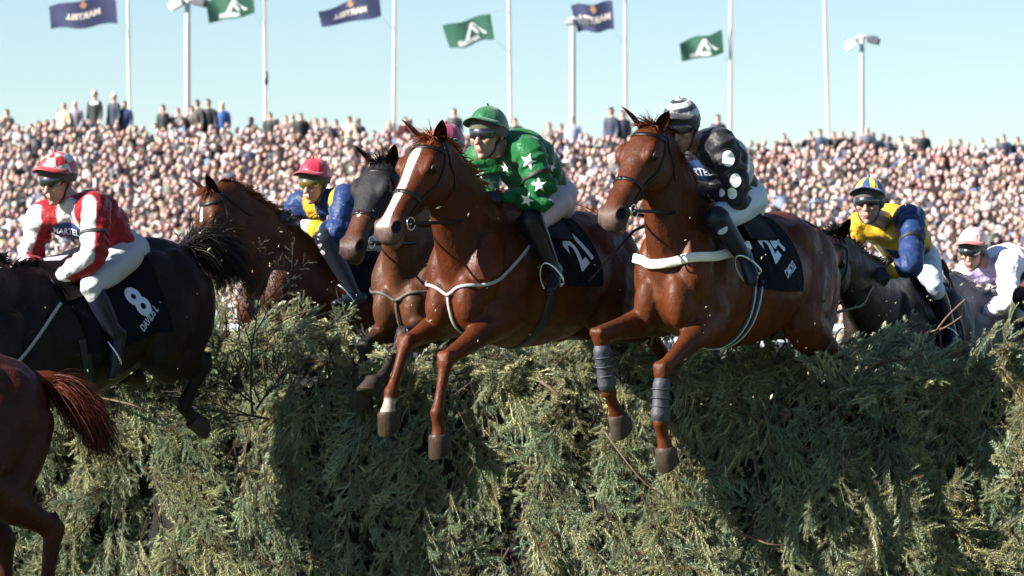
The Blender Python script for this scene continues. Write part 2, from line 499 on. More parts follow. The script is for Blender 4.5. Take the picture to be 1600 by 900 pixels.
# ------------------------------------------------------------------ people standing out on the skyline
def figure(name, px, top, coat, trousers=(.02, .02, .03), skin=(.46, .29, .23), hairc=(.04, .025, .018), hat=None, arms=0, label='', group='spectators on the skyline', turn=0.0, width=1.0):
    """one standing spectator: a single body mesh, feet on the back of the bank"""
    d = ytop + .7
    for _ in range(30):          # walk down the back slope until head and feet agree
        ptop = P(px, top, d); zc = step_z(ptop.x, ROWS - 1) + .7 - max(0, d - (ytop + 1.2)) * .37
        if ptop.z - zc < 1.80: break
        d -= .0
        break
    hgt = ptop.z - zc
    if hgt < 1.55:
        d = ytop + 1.2
        while d < ytop + 9:
            ptop = P(px, top, d); zc = step_z(ptop.x, ROWS - 1) + .7 - (d - ytop - 1.2) * .37
            if ptop.z - zc >= 1.66: break
            d += .15
        hgt = ptop.z - zc
    k = hgt / 1.76
    b = V((ptop.x, ptop.y, zc)); fx = V((math.sin(turn), -math.cos(turn), 0)); sx_ = V((math.cos(turn), math.sin(turn), 0)) * width
    z = lambda h: V((0, 0, h * k))
    m = MB()
    m.tube([b + z(.88), b + z(1.10), b + z(1.34), b + z(1.46)], [(.17, .12), (.17, .125), (.21, .135), (.12, .10)], up=fx, seg=12)
    m.tube([b + z(1.44), b + z(1.56)], [.07, .06], seg=8)
    m.ell(b + z(1.64), (sx_ * .086 * k, fx * .105 * k, V((0, 0, .125 * k)))); m.ell(b + z(1.63) + fx * .1 * k, (sx_ * .014, fx * .02, V((0, 0, .025))))
    for q in (-1, 1):
        sh = b + z(1.40) + sx_ * q * .19
        if arms == 2 or (arms == 1 and q > 0): el, wr = b + z(1.18) + sx_ * q * .27 + fx * .08, b + z(1.50) + sx_ * q * .12 + fx * .2
        else: el, wr = b + z(1.12) + sx_ * q * .25, b + z(.90) + sx_ * q * .22 + fx * .10
        m.tube([sh - sx_ * q * .05, sh, el, wr], [.07, .068, .052, .036], seg=8); m.ell(wr + (wr - el).normalized() * .06, (sx_ * .035, fx * .03, V((0, 0, .045))))
        m.tube([b + z(.92) + sx_ * q * .09, b + z(.5) + sx_ * q * .10, b + z(.06) + sx_ * q * .11], [.10, .075, .05], seg=8)
        m.tube([b + z(.045) + sx_ * q * .11 - fx * .03, b + z(.04) + sx_ * q * .12 + fx * .16], [.045, .035], seg=8)
    v, f, _ = remesh(m, .036, 1)
    zz = (v[:, 2] - b.z) / k; rel = (v - np.array(b + z(1.64))); back = rel @ np.array(fx)
    c = np.tile(coat, (len(v), 1)).astype(float)
    c[zz < .90] = trousers; c[zz < .07] = (.02, .02, .02)
    c[zz > 1.475] = skin
    hm = (zz > 1.475) & ((rel[:, 2] > .035 * k) | ((back < .02) & (rel[:, 2] > -.07)))
    c[hm] = hairc if hat is None else hat
    for q in (-1, 1):
        if arms == 2 or (arms == 1 and q > 0): wr = b + z(1.50) + sx_ * q * .12 + fx * .2
        else: wr = b + z(.90) + sx_ * q * .22 + fx * .10
        c[np.linalg.norm(v - np.array(wr), axis=1) < .085] = skin
    return put('person', v, f, mat('crowd_people', attr=True, rough=.65), None, cols=c, origin=b, label=label, cat='spectator', group=group)
NV, BK, GY, BL, BR = (.02, .028, .06), (.012, .012, .014), (.16, .15, .15), (.035, .10, .32), (.07, .05, .04)
SKY = [  # pixel, head top, coat, hair, hat, arms, what sets the person apart
    (11, 170, BK, None, None, 0, 'spectator in black at the far left end of the skyline'),
    (100, 160, (.45, .36, .25), (.3, .2, .1), None, 0, 'fair-haired spectator in tan beside the dark red coat on the skyline'),
    (117, 157, (.30, .26, .30), None, (.6, .5, .5), 0, 'spectator in grey with pale hat, left of the black sweatshirt'),
    (92, 172, (.14, .02, .05), None, None, 0, 'spectator in dark red coat on the left skyline'),
    (126, 175, NV, (.12, .06, .03), None, 0, 'lower spectator in navy just left of the black sweatshirt'),
    (148, 140, BK, (.5, .35, .28), None, 0, 'tallest spectator on the skyline, black sweatshirt with white chest print'),
    (178, 144, (.015, .02, .04), None, (.82, .82, .82), 0, 'spectator in navy coat and white hat near the leftmost flagpole'),
    (195, 157, (.03, .05, .12), (.08, .04, .03), None, 0, 'spectator in dark blue right against the leftmost flagpole'),
    (255, 163, BK, None, None, 1, 'spectator in black alone between leftmost flagpole and floodlight pole'),
    (278, 168, GY, (.2, .1, .05), None, 2, 'spectator in grey with raised hands left of the first floodlight pole'),
    (300, 165, BR, None, None, 0, 'spectator in brown just right of the first floodlight pole'),
    (308, 155, (.03, .03, .04), None, None, 0, 'taller of two dark-coated spectators right of the first floodlight pole'),
    (325, 154, BK, (.07, .04, .03), None, 0, 'broad spectator in black left of the bright blue jacket'),
    (347, 159, BL, (.55, .42, .32), None, 0, 'spectator in bright blue jacket on the skyline'),
    (393, 182, (.10, .08, .09), None, None, 0, 'lone low spectator left of the second flagpole')]
for px, top, cloth_, hr_, ht_, ar_, lb in SKY:
    o = figure('person', px, top, cloth_, hairc=hr_ or (.04, .025, .018), hat=ht_, arms=ar_, label=lb, turn=random.uniform(-.7, .2), width=1.12 if 'broad' in lb else 1)
    if 'chest print' in lb:
        bv = bvh_of([o.matrix_basis @ q.co + V(o.location) * 0 for q in o.data.vertices], [tuple(p.vertices) for p in o.data.polygons])
        bp_ = P(150, 161, o.location.y)
        decal('chest_print', poly_shape(rect_shape(.24, .10), 2), bvh_of([tuple(q.co + V(o.location)) for q in o.data.vertices], [tuple(p.vertices) for p in o.data.polygons]), (o.location.x, bp_.y - .1, bp_.z), (0, -1, 0), (0, 0, 1), mat('white_print', (.7, .7, .7), rough=.6), o, off=.01, reach=.6)
MORE = [(422, 175, BK), (433, 185, GY), (447, 180, (.3, .2, .2)), (457, 178, BR), (470, 176, BK), (484, 186, NV), (494, 184, (.5, .46, .45)), (507, 184, GY), (525, 186, NV), (546, 181, (.4, .34, .25)), (560, 184, NV),
        (608, 188, (.3, .2, .22)), (633, 182, (.10, .02, .03)), (641, 185, (.2, .1, .12)), (858, 191, GY), (877, 193, NV), (1266, 204, BK), (1281, 201, (.03, .05, .11)), (1303, 205, BK), (1315, 202, BK), (1333, 205, BK),
        (1355, 198, (.06, .07, .1)), (1364, 206, NV), (1380, 208, (.04, .06, .11)), (1390, 212, GY), (1408, 212, (.2, .12, .1)), (1424, 213, NV), (1483, 216, GY), (1500, 217, (.3, .2, .2)), (1512, 220, BK), (1534, 215, (.6, .56, .54)), (1558, 216, NV), (1590, 213, NV)]
cnt = {}; NTH = ['first', 'second', 'third', 'fourth', 'fifth', 'sixth', 'seventh', 'eighth', 'ninth', 'tenth', 'eleventh', 'twelfth']
for k, (px, top, cloth_) in enumerate(MORE):
    zone = 'between second and third flagpoles' if px < 600 else 'close by the third flagpole' if px < 660 else 'just left of the middle floodlight pole' if px < 900 else 'near the right floodlight pole' if px < 1440 else 'at the far right end'
    nm = 'black' if cloth_ == BK else 'navy' if cloth_ == NV else 'grey' if cloth_ == GY else 'brown' if cloth_ == BR else 'light or red'
    cnt[zone] = cnt.get(zone, 0) + 1
    figure('person', px, top, cloth_, hairc=HAIRS[k % 8], label='%s small skyline spectator from left, %s, in %s' % (NTH[cnt[zone] - 1], zone, nm), turn=random.uniform(-.9, .5), arms=random.choice((0, 0, 1, 2)), width=random.uniform(.9, 1.15))
for px, top, cloth_, ht_, lb in ((710, 169, (.02, .02, .022), None, 'spectator in black coat on the skyline left of the green-capped jockey'), (805, 184, BK, (.015, .015, .018), 'spectator in dark cap behind the shoulder of the jockey in green'),
        (895, 182, (.35, .38, .55), None, 'spectator in pale clothes at the foot of the middle floodlight pole'), (955, 167, NV, None, 'spectator in navy, left one of the pair near the fifth flagpole'),
        (973, 171, (.03, .035, .05), None, 'spectator in dark coat, right one of the pair near the fifth flagpole'), (1122, 178, (.02, .02, .03), None, 'spectator in dark coat on the skyline right of the hooped cap'),
        (1225, 208, BK, (.012, .012, .014), 'lone spectator all in black between two bare skyline gaps'), (1441, 203, BK, None, 'tallest spectator right of the right floodlight pole, in black'), (1568, 209, NV, None, 'taller spectator in navy at the far right end of the skyline')):
    figure('person', px, top, cloth_, hat=ht_, label=lb, turn=random.uniform(-.6, .1))

# ------------------------------------------------------------------ flagpoles, flags, floodlights
PD = ytop + 3.5
polem = mat('pole_white', (.52, .51, .50), rough=.4, var=.05, vscale=2)
ORD = ['first', 'second', 'third', 'fourth', 'fifth', 'sixth', 'seventh']
POLES = [(203, -3.2, 0), (415, -2.0, 6), (615.5, 1.0, 0), (798, -3.0, 0), (977.5, -.5, 0), (1141, 1.0, 0), (1294, -5.5, 0)]
for k, (px, lean, _) in enumerate(POLES):
    b0 = P(px, 205, PD); t0 = P(px + lean * 2.4, -270, PD); f0 = b0 + (b0 - t0) * ((b0.z - (step_z(b0.x, ROWS - 1) - 1.2)) / (t0.z - b0.z))
    e = empty('flagpole', f0, label='white flagpole, %s from the left%s' % (ORD[k], ', flying no flag in view' if k == 6 else ''), cat='flagpole', group='flagpoles along the top of the bank')
    m = MB(); m.tube([f0, b0, b0.lerp(t0, .5), t0], [.060, .056, .050, .042], seg=14); putb('pole', m, polem, e)
    m = MB(); m.ell(t0 + V((0, 0, .08)), (V((.11, 0, 0)), V((0, .11, 0)), V((0, 0, .09)))); putb('finial', m, polem, e)
    m = MB(); m.tube([b0 + V((.06, -.09, -1)), b0.lerp(t0, .5) + V((.07, -.08, 0)), t0 + V((.05, -.06, -.1))], [.012] * 3, seg=6); putb('halyard', m, mat('rope', (.4, .38, .36), rough=.8), e)
    if k == 1: m = MB(); q = P(416, 122, PD - .12); m.box(q, (V((.06, 0, 0)), V((0, .04, 0)), V((0, 0, .20)))); putb('cleat_box', m, mat('dark_box', (.08, .08, .09), rough=.5), e)
NAVYF, GRNF = (.022, .030, .095), (.020, .105, .066)
def flag(k, kind, tl, tr, br, bl, amp, label):
    """kind navy: lettering; green: peak emblem. corners in the photograph, hoist on the right"""
    c = [P(x, y, PD - .15) for x, y in (tr, tl, bl, br)]     # hoist top, fly top, fly bottom, hoist bottom
    ph = k * 1.7
    def S(u, v, lift=0.0):
        p = c[0].lerp(c[1], u).lerp(c[3].lerp(c[2], u), v)
        w = math.sin(u * 7.5 + ph + v * 1.2) * amp * u ** .7; w2 = math.sin(u * 12 + ph * 2 + v * 3.0) * amp * .35 * u
        return p + V((0, 1, 0)) * (w + w2) + V((0, 0, 1)) * (.35 * w * math.sin(v * 2 + ph) + .04 * math.sin(u * 9 + ph)) - V((0, 1, 0)) * lift
    nu, nv = 46, 20
    m = MB(); m.grid([S(i / (nu - 1), j / (nv - 1)) for i in range(nu) for j in range(nv)], nu, nv)
    m.grid([S(i / (nu - 1), j / (nv - 1), -.012) for i in range(nu) for j in range(nv)], nu, nv)
    o = putb('flag', m, mat('flag_' + kind, NAVYF if kind == 'navy' else GRNF, rough=.6, bump=.2, bscale=60, sheen=.2), None, origin=c[0], label=label, cat='flag', group='flags flying to the left')
    W_, H_ = (c[0] - c[1]).length, (c[0] - c[3]).length
    def lay(name, shape, cu, cvv_, mat_, ro=0):
        v2, f = shape
        put(name, [S(min(max(cu + x / W_, .01), .99), min(max(cvv_ - y / H_, .01), .99), .012) for x, y in v2], f, mat_, o)
    if kind == 'navy':
        pl = mat('flag_letter', (.72, .66, .58), rough=.6)
        lay('lettering', text_shape('MARTELL', .29, 2, xs=.95, bold=.012), .50, .56, pl)      # letters run from the hoist: mirrored from this side
        lay('emblem', poly_shape([(-.05, -.10), (.02, -.13), (.07, -.04), (.15, .02), (.06, .03), (.10, .12), (0, .06), (-.06, .13), (-.05, .02), (-.14, .0)], 2), .48, .17, mat('flag_ochre', (.50, .26, .14), rough=.6))
    else:
        wl = mat('flag_white', (.80, .82, .80), rough=.6)
        lay('emblem', poly_shape([(-.42, -.26), (-.30, -.26), (-.02, .20), (.08, .20), (.34, -.26), (.20, -.26), (.07, .02), (-.06, -.20), (-.16, -.20), (.02, .10), (-.0, .14)], 2), .40, .42, wl)
        lay('lettering', text_shape('AINTREE', .20, 2, xs=.95, bold=.008), .55, .84, wl)
    rp = MB(); px = POLES[k][0]
    rp.tube([c[3], c[3].lerp(P(px - 1, br[1] + 22, PD - .1), .5) - V((0, 0, .03)), P(px - 1, br[1] + 22, PD - .1)], [.010] * 3, seg=6); putb('tie_rope', rp, mat('rope', (.4, .38, .36), rough=.8), o)
    rp = MB(); rp.tube([c[0], P(px - 1, tr[1] - 10, PD - .1)], [.010] * 2, seg=6); putb('tie_rope', rp, mat('rope', (.4, .38, .36), rough=.8), o)
flag(0, 'navy', (76, 11), (180, -12), (184, 37), (79, 47), .10, 'navy blue flag with pale lettering at the top left corner')
flag(1, 'green', (322, 2), (396, -16), (398, 22), (327, 36), .10, 'green flag with white emblem beside the first floodlight, cut by the top edge')
flag(2, 'navy', (497, 19), (592, -14), (596, 25), (503, 43), .12, 'navy blue flag with pale lettering left of the third flagpole, cut by the top edge')
flag(3, 'green', (691, 42), (766, 20), (773, 60), (703, 78), .10, 'green flag with white peak emblem above the green-capped jockey')
flag(4, 'navy', (892, 9), (957, 2), (960, 47), (903, 51), .12, 'navy blue flag behind the middle floodlight')
flag(5, 'green', (1062, 66), (1128, 47), (1131, 84), (1065, 96), .10, 'green flag with white emblem above the hooped cap, lowest of the flags')
def lamp_pole(px, top, w, heads, label):
    d = PD - 2.5
    b0, t0 = P(px, 215, d), P(px, top, d); f0 = V((b0.x, b0.y, step_z(b0.x, ROWS - 1) - .2))
    e = empty('floodlight_pole', f0, label=label, cat='floodlight', group='floodlight poles behind the crowd')
    m = MB(); m.tube([f0, b0, t0], [w, w, w * .9], seg=14); putb('pole', m, polem, e)
    m = MB(); m.tube([P(px - 11, top + 1, d), P(px, top - 3, d), P(px + 10, top - 1, d)], [.04, .06, .04], seg=8); putb('cross_arm', m, polem, e)
    for dx, dy, sz, c, tilt in heads:
        m = MB(); q = P(px + dx, top + dy, d); ux = V((math.cos(tilt), -.35, math.sin(tilt))).normalized(); uz = V((-math.sin(tilt), 0, math.cos(tilt))); uy = uz.cross(ux)
        m.box(q, (ux * sz * .5, uy * sz * .42, uz * sz * .26)); m.box(q + uz * sz * .26, (ux * sz * .25, uy * sz * .25, uz * sz * .12))
        for i in range(len(m.v)): pass
        lm = putb('lamp_head', m, mat('lamp_%d' % int(c[0] * 100), c, rough=.4), e, smooth=False)
        m = MB(); m.box(q - uz * sz * .27, (ux * sz * .42, uy * sz * .36, uz * .012)); putb('lens', m, mat('lamp_glass', (.10, .11, .12), rough=.08, spec=.9), lm, smooth=False)
lamp_pole(293, 3, .098, ((-17, 3, .44, (.72, .73, .74), .5), (19, 0, .44, (.05, .055, .07), -.25)), 'floodlight pole at left with lamp heads cut by the top edge')
lamp_pole(895, 32, .098, ((-5, 2, .28, (.30, .30, .30), .1), (20, 3, .34, (.05, .055, .07), -.2)), 'middle floodlight pole standing in front of a navy flag')
lamp_pole(1347, 60, .080, ((-17, 9, .40, (.72, .73, .74), .6), (18, 3, .36, (.05, .055, .07), -.25)), 'right floodlight pole with one white and one dark lamp head')
# ------------------------------------------------------------------ horses
class Horse: pass
def coat_mat():
    """short glossy coat: colour attribute, hair streaks, mud flecks, veins"""
    if 'horse_coat' in MATS: return MATS['horse_coat']
    m, nt, b = _nodes('horse_coat'); L = nt.links.new; N = nt.nodes.new
    tc = N('ShaderNodeTexCoord'); at = N('ShaderNodeAttribute'); at.attribute_name = 'Col'
    def noise_(sc, det=4, vec=None, dist=0.0):
        n = N('ShaderNodeTexNoise'); n.inputs['Scale'].default_value = sc; n.inputs['Detail'].default_value = det; n.inputs['Distortion'].default_value = dist
        L(vec or tc.outputs['Object'], n.inputs['Vector']); return n.outputs[0]
    def rng(x, a0, a1, b0, b1):
        r_ = N('ShaderNodeMapRange'); r_.inputs[1].default_value = a0; r_.inputs[2].default_value = a1; r_.inputs[3].default_value = b0; r_.inputs[4].default_value = b1; L(x, r_.inputs[0]); return r_.outputs[0]
    def mul(c1, f_):
        x = N('ShaderNodeMix'); x.data_type = 'RGBA'; x.blend_type = 'MULTIPLY'; x.inputs[0].default_value = 1; L(c1, x.inputs[6]); L(f_, x.inputs[7]); return x.outputs[2]
    mp = N('ShaderNodeMapping'); mp.inputs['Scale'].default_value = (1, 1, .25); L(tc.outputs['Object'], mp.inputs[0])
    c = mul(at.outputs['Color'], rng(noise_(7, 5), .3, .7, .68, 1.25))
    c = mul(c, rng(noise_(120, 3, mp.outputs[0]), .3, .7, .80, 1.18))
    fl = rng(noise_(95, 2), .70, .74, 0, .5)
    x = N('ShaderNodeMix'); x.data_type = 'RGBA'; L(fl, x.inputs[0]); L(c, x.inputs[6]); x.inputs[7].default_value = (.16, .115, .07, 1); c = x.outputs[2]
    L(c, b.inputs['Base Color'])
    L(rng(noise_(11, 4), .3, .7, .38, .60), b.inputs['Roughness']); b.inputs['Specular IOR Level'].default_value = .17
    vo = N('ShaderNodeTexVoronoi'); vo.feature = 'DISTANCE_TO_EDGE'; vo.inputs['Scale'].default_value = 8
    wob = N('ShaderNodeMix'); wob.data_type = 'RGBA'; wob.inputs[0].default_value = .12
    nz = N('ShaderNodeTexNoise'); nz.inputs['Scale'].default_value = 9; L(tc.outputs['Object'], nz.inputs[0]); L(tc.outputs['Object'], wob.inputs[6]); L(nz.outputs[1], wob.inputs[7]); L(wob.outputs[2], vo.inputs[0])
    vein = rng(vo.outputs[0], 0, .045, 1, 0)
    prev = None
    for h_, st, di in ((noise_(13, 4), .26, .03), (vein, .13, .005), (noise_(150, 4, mp.outputs[0]), .42, .003)):
        bp = N('ShaderNodeBump'); bp.inputs['Strength'].default_value = st; bp.inputs['Distance'].default_value = di; L(h_, bp.inputs['Height'])
        if prev: L(prev, bp.inputs['Normal'])
        prev = bp.outputs[0]
    L(prev, b.inputs['Normal'])
    MATS['horse_coat'] = m
    return m
TORSO = [  # x, top, bottom, half width, narrowing of the upper half
    (0.70, -0.03, -0.20, .085, .1), (0.655, .07, -.30, .155, .12), (.58, .18, -.355, .185, .2), (.48, .29, -.385, .20, .35),
    (.38, .365, -.41, .215, .50), (.26, .35, -.43, .245, .48), (.10, .305, -.432, .285, .32), (-.05, .275, -.42, .300, .22),
    (-.20, .275, -.385, .292, .18), (-.34, .300, -.335, .265, .24), (-.48, .312, -.28, .248, .30), (-.60, .285, -.20, .225, .28),
    (-.71, .235, -.12, .195, .2), (-.79, .15, -.04, .12, .2), (-.825, .08, .0, .05, .2)]
HEAD = [  # t along the head, forehead side, jaw side, half width
    (-.09, .032, -.060, .048), (-.03, .058, -.110, .076), (.06, .080, -.138, .092), (.16, .090, -.160, .102), (.26, .088, -.176, .106), (.36, .080, -.170, .096),
    (.46, .070, -.136, .080), (.57, .065, -.108, .073), (.68, .062, -.090, .068), (.79, .060, -.083, .068), (.88, .058, -.083, .074), (.95, .050, -.081, .071),
    (1.0, .032, -.074, .058), (1.03, .004, -.055, .032)]
HL = 0.60
def catmull(tab, n):
    tab = np.array(tab); out = []
    m = len(tab)
    for i in range(m - 1):
        p0, p1, p2, p3 = tab[max(i - 1, 0)], tab[i], tab[i + 1], tab[min(i + 2, m - 1)]
        for k in range(n):
            t = k / n
            out.append(0.5 * (2 * p1 + (p2 - p0) * t + (2 * p0 - 5 * p1 + 4 * p2 - p3) * t * t + (3 * p1 - p0 - 3 * p2 + p3) * t ** 3))
    out.append(tab[-1])
    return out

def horse(label, O, theta, pitch, poll, muzzle, legs, coat, points=None, muz=None, hoofc=None, blaze=None, socks=(), ears=None,
          vox=0.011, roll=0.0, faceyaw=0.0, mane=None, tail=None, grey=False, tailkw=None, matname='horse_coat', head_only=False, cat='horse', facetilt=0.0):
    th, ph = R(theta), R(pitch)
    X0 = V((-math.sin(th), -math.cos(th), 0)); Y0 = V((math.cos(th), -math.sin(th), 0)); Z0 = V((0, 0, 1))
    X = X0 * math.cos(ph) + Z0 * math.sin(ph); Z = Z0 * math.cos(ph) - X0 * math.sin(ph); Y = Y0.copy()
    if roll:
        rm = Matrix.Rotation(R(roll), 3, X); Y = rm @ Y; Z = rm @ Z
    h = Horse(); h.O, h.X, h.Y, h.Z = O, X, Y, Z
    def L(x, y, z): return O + X * x + Y * y + Z * z
    def HP(px, py, yl):
        r = ray(px, py); c = V((0, 0, CAMZ)); t = (O + Y * yl - c).dot(Y) / r.dot(Y)
        return c + r * t
    def pt(s, yl=0.0):
        if isinstance(s, Vector): return s
        if s[0] == 'L': return L(*s[1:])
        if s[0] == 'P': return P(*s[1:])
        return HP(s[0], s[1], s[2] if len(s) > 2 else yl)
    h.L, h.HP, h.pt = L, HP, pt
    mb = MB()
    # trunk
    if not head_only:
        rings, n = catmull(TORSO, 3), 24
        vs, fs = [], []
        for x, zt, zb, w, k in rings:
            zc, hh = (zt + zb) / 2 - .02, (zt - zb) / 2
            for j in range(n):
                a = 2 * math.pi * j / n
                ca, sa = math.cos(a), math.sin(a)
                wy = w * sa * (1 - k * max(0, ca) ** 1.3)
                zz = zt + (zc - zt) * (1 - ca) if ca > 0 else zc + (zc - zb) * ca
                vs.append(L(x, wy, zz))
        m = len(rings)
        for i in range(m - 1):
            for j in range(n): fs.append((i * n + j, i * n + (j + 1) % n, (i + 1) * n + (j + 1) % n, (i + 1) * n + j))
        fs += [tuple(range(n - 1, -1, -1)), tuple((m - 1) * n + j for j in range(n))]
        mb.add(vs, fs)
    # head frame
    pl, mz = pt(poll), pt(muzzle)
    a = (mz - pl).normalized()
    upg = (V((0, 0, 1)) * .75 + X0 * .65)
    nrm = (upg - a * upg.dot(a)).normalized()
    if faceyaw: nrm = Matrix.Rotation(R(faceyaw), 3, a) @ nrm
    sd = nrm.cross(a).normalized()          # towards the horse's left
    if sd.dot(Y) < 0: sd = -sd
    h.poll, h.a, h.n, h.s = pl, a, nrm, sd
    hl = HL
    def HC(t, s, nn): return pl + a * (hl * t) + sd * s + nrm * nn
    h.HC = HC
    rings = catmull(HEAD, 3); n = 20
    vs, fs = [], []
    for t, top, bot, w in rings:
        zc, hh = (top + bot) / 2, (top - bot) / 2
        for j in range(n):
            b = 2 * math.pi * j / n
            cb, sb = math.cos(b), math.sin(b)
            wy = w * math.copysign(abs(sb) ** .8, sb) * (1 - .28 * max(0, -cb))
            vs.append(HC(t, wy, zc + hh * math.copysign(abs(cb) ** .85, cb)))
    m = len(rings)
    for i in range(m - 1):
        for j in range(n): fs.append((i * n + j, i * n + (j + 1) % n, (i + 1) * n + (j + 1) % n, (i + 1) * n + j))
    fs += [tuple(range(n - 1, -1, -1)), tuple((m - 1) * n + j for j in range(n))]
    mb.add(vs, fs)
    for s in (-1, 1):
        mb.ell(HC(.265, s * .087, .052), (a * .062, sd * .032, nrm * .034))            # brow
        mb.ell(HC(.27, s * .070, -.092), (a * .118, sd * .042, nrm * .092))            # cheek
        mb.ell(HC(.55, s * .050, -.015), (a * .15, sd * .018, nrm * .020))             # facial crest
        mb.ell(HC(.915, s * .052, .014), (a * .050, sd * .031, nrm * .045))            # nostril wing
    mb.ell(HC(.93, 0, -.078), (a * .050, sd * .042, nrm * .026))                        # chin
    # neck
    if not head_only:
        e = HC(.045, 0, -.055); b0 = L(.40, 0, -.02)
        ax = (e - b0).normalized(); dors = (Z - ax * Z.dot(ax)).normalized()
        mid1 = b0.lerp(e, .36) - dors * .005; mid2 = b0.lerp(e, .70) + dors * .005
        mb.tube([b0, mid1, mid2, e, HC(.10, 0, -.06)], [(.170, .330), (.122, .255), (.094, .190), (.078, .128), (.06, .09)], up=dors, seg=20, sub=5)
        h.crest = [L(.34, 0, .33), mid1 + dors * .245, mid2 + dors * .185, e + dors * .12, HC(-.06, 0, .03)]
        h.dors = dors
        for s in (-1, 1):
            mb.tube([L(.52, s * .12, .10), L(.57, s * .125, -.04), L(.585, s * .115, -.16)], [(.07, .10), (.10, .105), (.085, .09)], up=X, seg=14)     # point of shoulder
            mb.ell(L(.640, s * .090, -.205), (X * .100, Y * .080, Z * .150)); mb.ell(L(.52, s * .135, -.26), (X * .10, Y * .075, Z * .11))             # breast
            mb.ell(L(.36, s * .150, -.10), (X * .16, Y * .085, Z * .25))                # shoulder blade
            mb.ell(L(-.58, s * .135, -.02), (X * .18, Y * .120, Z * .25))               # rump
            mb.ell(L(-.42, s * .150, .08), (X * .20, Y * .095, Z * .17))
    hoofs = MB()
    paint = []
    if not head_only:
        for key, js in legs.items():
            s = 1 if key[1] == 'L' else -1
            if key[0] == 'F':
                el = L(.42, s * .150, -.27)
                kn, ft, co = (pt(j, s * .14) for j in js[:3])
                tip = pt(js[3], s * .14)
                up = (X + Z * .6)
                lp = lambda p, q, t: p.lerp(q, t)
                mb.tube([L(.47, s * .135, -.10), lp(L(.47, s * .135, -.10), el, .6), el, lp(el, kn, .22), lp(el, kn, .5), lp(el, kn, .78), lp(el, kn, .93), kn, lp(kn, ft, .12), lp(kn, ft, .26), lp(kn, ft, .6), lp(kn, ft, .86), ft, lp(ft, co, .5), co],
                        [(.085, .13), (.088, .13), (.080, .115), (.074, .092), (.059, .068), (.044, .048), (.043, .044), (.044, .044), (.038, .040), (.030, .033), (.0265, .029), (.029, .032), (.036, .039), (.030, .032), (.044, .046)], up=up, seg=14, sub=2)
                cd_ = (ft - kn).normalized(); lat_ = (Y - cd_ * Y.dot(cd_)).normalized(); fr_ = lat_.cross(cd_).normalized()
                if fr_.dot(X + Z * .3) < 0: fr_ = -fr_
                fd_ = (kn - el).normalized()
                for sg_ in (-1, 1):                                                         # carpal bones, wider than the forearm
                    mb.ell(kn + lat_ * sg_ * .021 + fr_ * .018 - cd_ * .012, (lat_ * .026, fr_ * .026, cd_ * .030))
                    mb.ell(kn + lat_ * sg_ * .019 + fr_ * .014 + cd_ * .026, (lat_ * .024, fr_ * .022, cd_ * .024))
                    mb.ell(ft + lat_ * sg_ * .018 - fr_ * .016 + cd_ * .004, (lat_ * .022, fr_ * .026, cd_ * .030))      # sesamoids
                mb.ell(kn - fr_ * .034 - cd_ * .012, (lat_ * .016, fr_ * .018, cd_ * .030))
                mb.ell(ft + fr_ * .010, (lat_ * .036, fr_ * .030, cd_ * .034))
                mb.tube([kn - fr_ * .030 + cd_ * .03, lp(kn, ft, .5) - fr_ * .033, ft - fr_ * .034], [.013, .011, .015], seg=10, sub=3)      # tendons
                up_ = (up - fd_ * up.dot(fd_)).normalized()
                mb.ell(lp(el, kn, .26) + up_ * .030 + lat_ * s * .018, (fd_ * .115, up_ * .050, lat_ * .042))              # forearm muscles
                mb.ell(lp(el, kn, .22) - up_ * .045, (fd_ * .10, up_ * .045, lat_ * .040))
            else:
                st, hk, ft, co = (pt(j, s * .17) for j in js[:4])
                tip = pt(js[4], s * .17)
                hp = L(-.50, s * .135, .04)
                lp = lambda p, q, t: p.lerp(q, t)
                mb.tube([hp, lp(hp, st, .55), st, lp(st, hk, .3), lp(st, hk, .65), lp(st, hk, .9), hk, lp(hk, ft, .15), lp(hk, ft, .5), lp(hk, ft, .87), ft, lp(ft, co, .5), co],
                        [(.125, .235), (.125, .195), (.105, .140), (.084, .118), (.060, .080), (.045, .058), (.046, .062), (.036, .048), (.030, .038), (.033, .041), (.039, .046), (.031, .034), (.041, .044)], up=X, seg=14, sub=2)
                mb.tube([hk + (hk - ft).normalized() * .07 + (hp - hk).cross(Y).normalized() * 0, hk, lp(hk, ft, .2)], [.022, .03, .02], seg=8)
                mb.tube([L(-.70, s * .125, -.02), L(-.66, s * .14, -.20), lp(st, hk, .38) - X * .03, lp(st, hk, .7)], [(.09, .12), (.085, .115), (.062, .080), (.036, .046)], up=X, seg=12)
                kn = hk
            tv = (tip - co).normalized()
            tl = (tv - X0 * .42).normalized()
            fw = (X0 * .35 + tv * .9); fw = (fw - tl * fw.dot(tl)).normalized()
            lat = tl.cross(fw).normalized()
            vs, fs, nseg = [], [], 22
            for lv, (dz, rr, sh) in enumerate([(-.014, .78, 0), (-.006, 1.0, 0), (.010, 1.03, .001), (.070, 1.24, .016), (.075, 1.20, .016), (.075, .7, .014)]):
                for k in range(nseg):
                    aa = 2 * math.pi * k / nseg; ca = math.cos(aa)
                    ry = .054 if ca > 0 else .042
                    vs.append(co + tl * (dz * (1 + .28 * ca) - .010 * ca * (lv < 3)) + fw * (sh + ca * ry * rr) + lat * (math.copysign(abs(math.sin(aa)) ** .9, math.sin(aa)) * .052 * rr))
            for i in range(5):
                for k in range(nseg): fs.append((i * nseg + k, i * nseg + (k + 1) % nseg, (i + 1) * nseg + (k + 1) % nseg, (i + 1) * nseg + k))
            fs.append(tuple(5 * nseg + k for k in range(nseg)))
            hoofs.add(vs, fs, hoofc or (.035, .026, .020))
            paint.append((key, kn, ft, co))
    v, f, nr = remesh(mb, vox, 3 if vox < .0105 else 4)
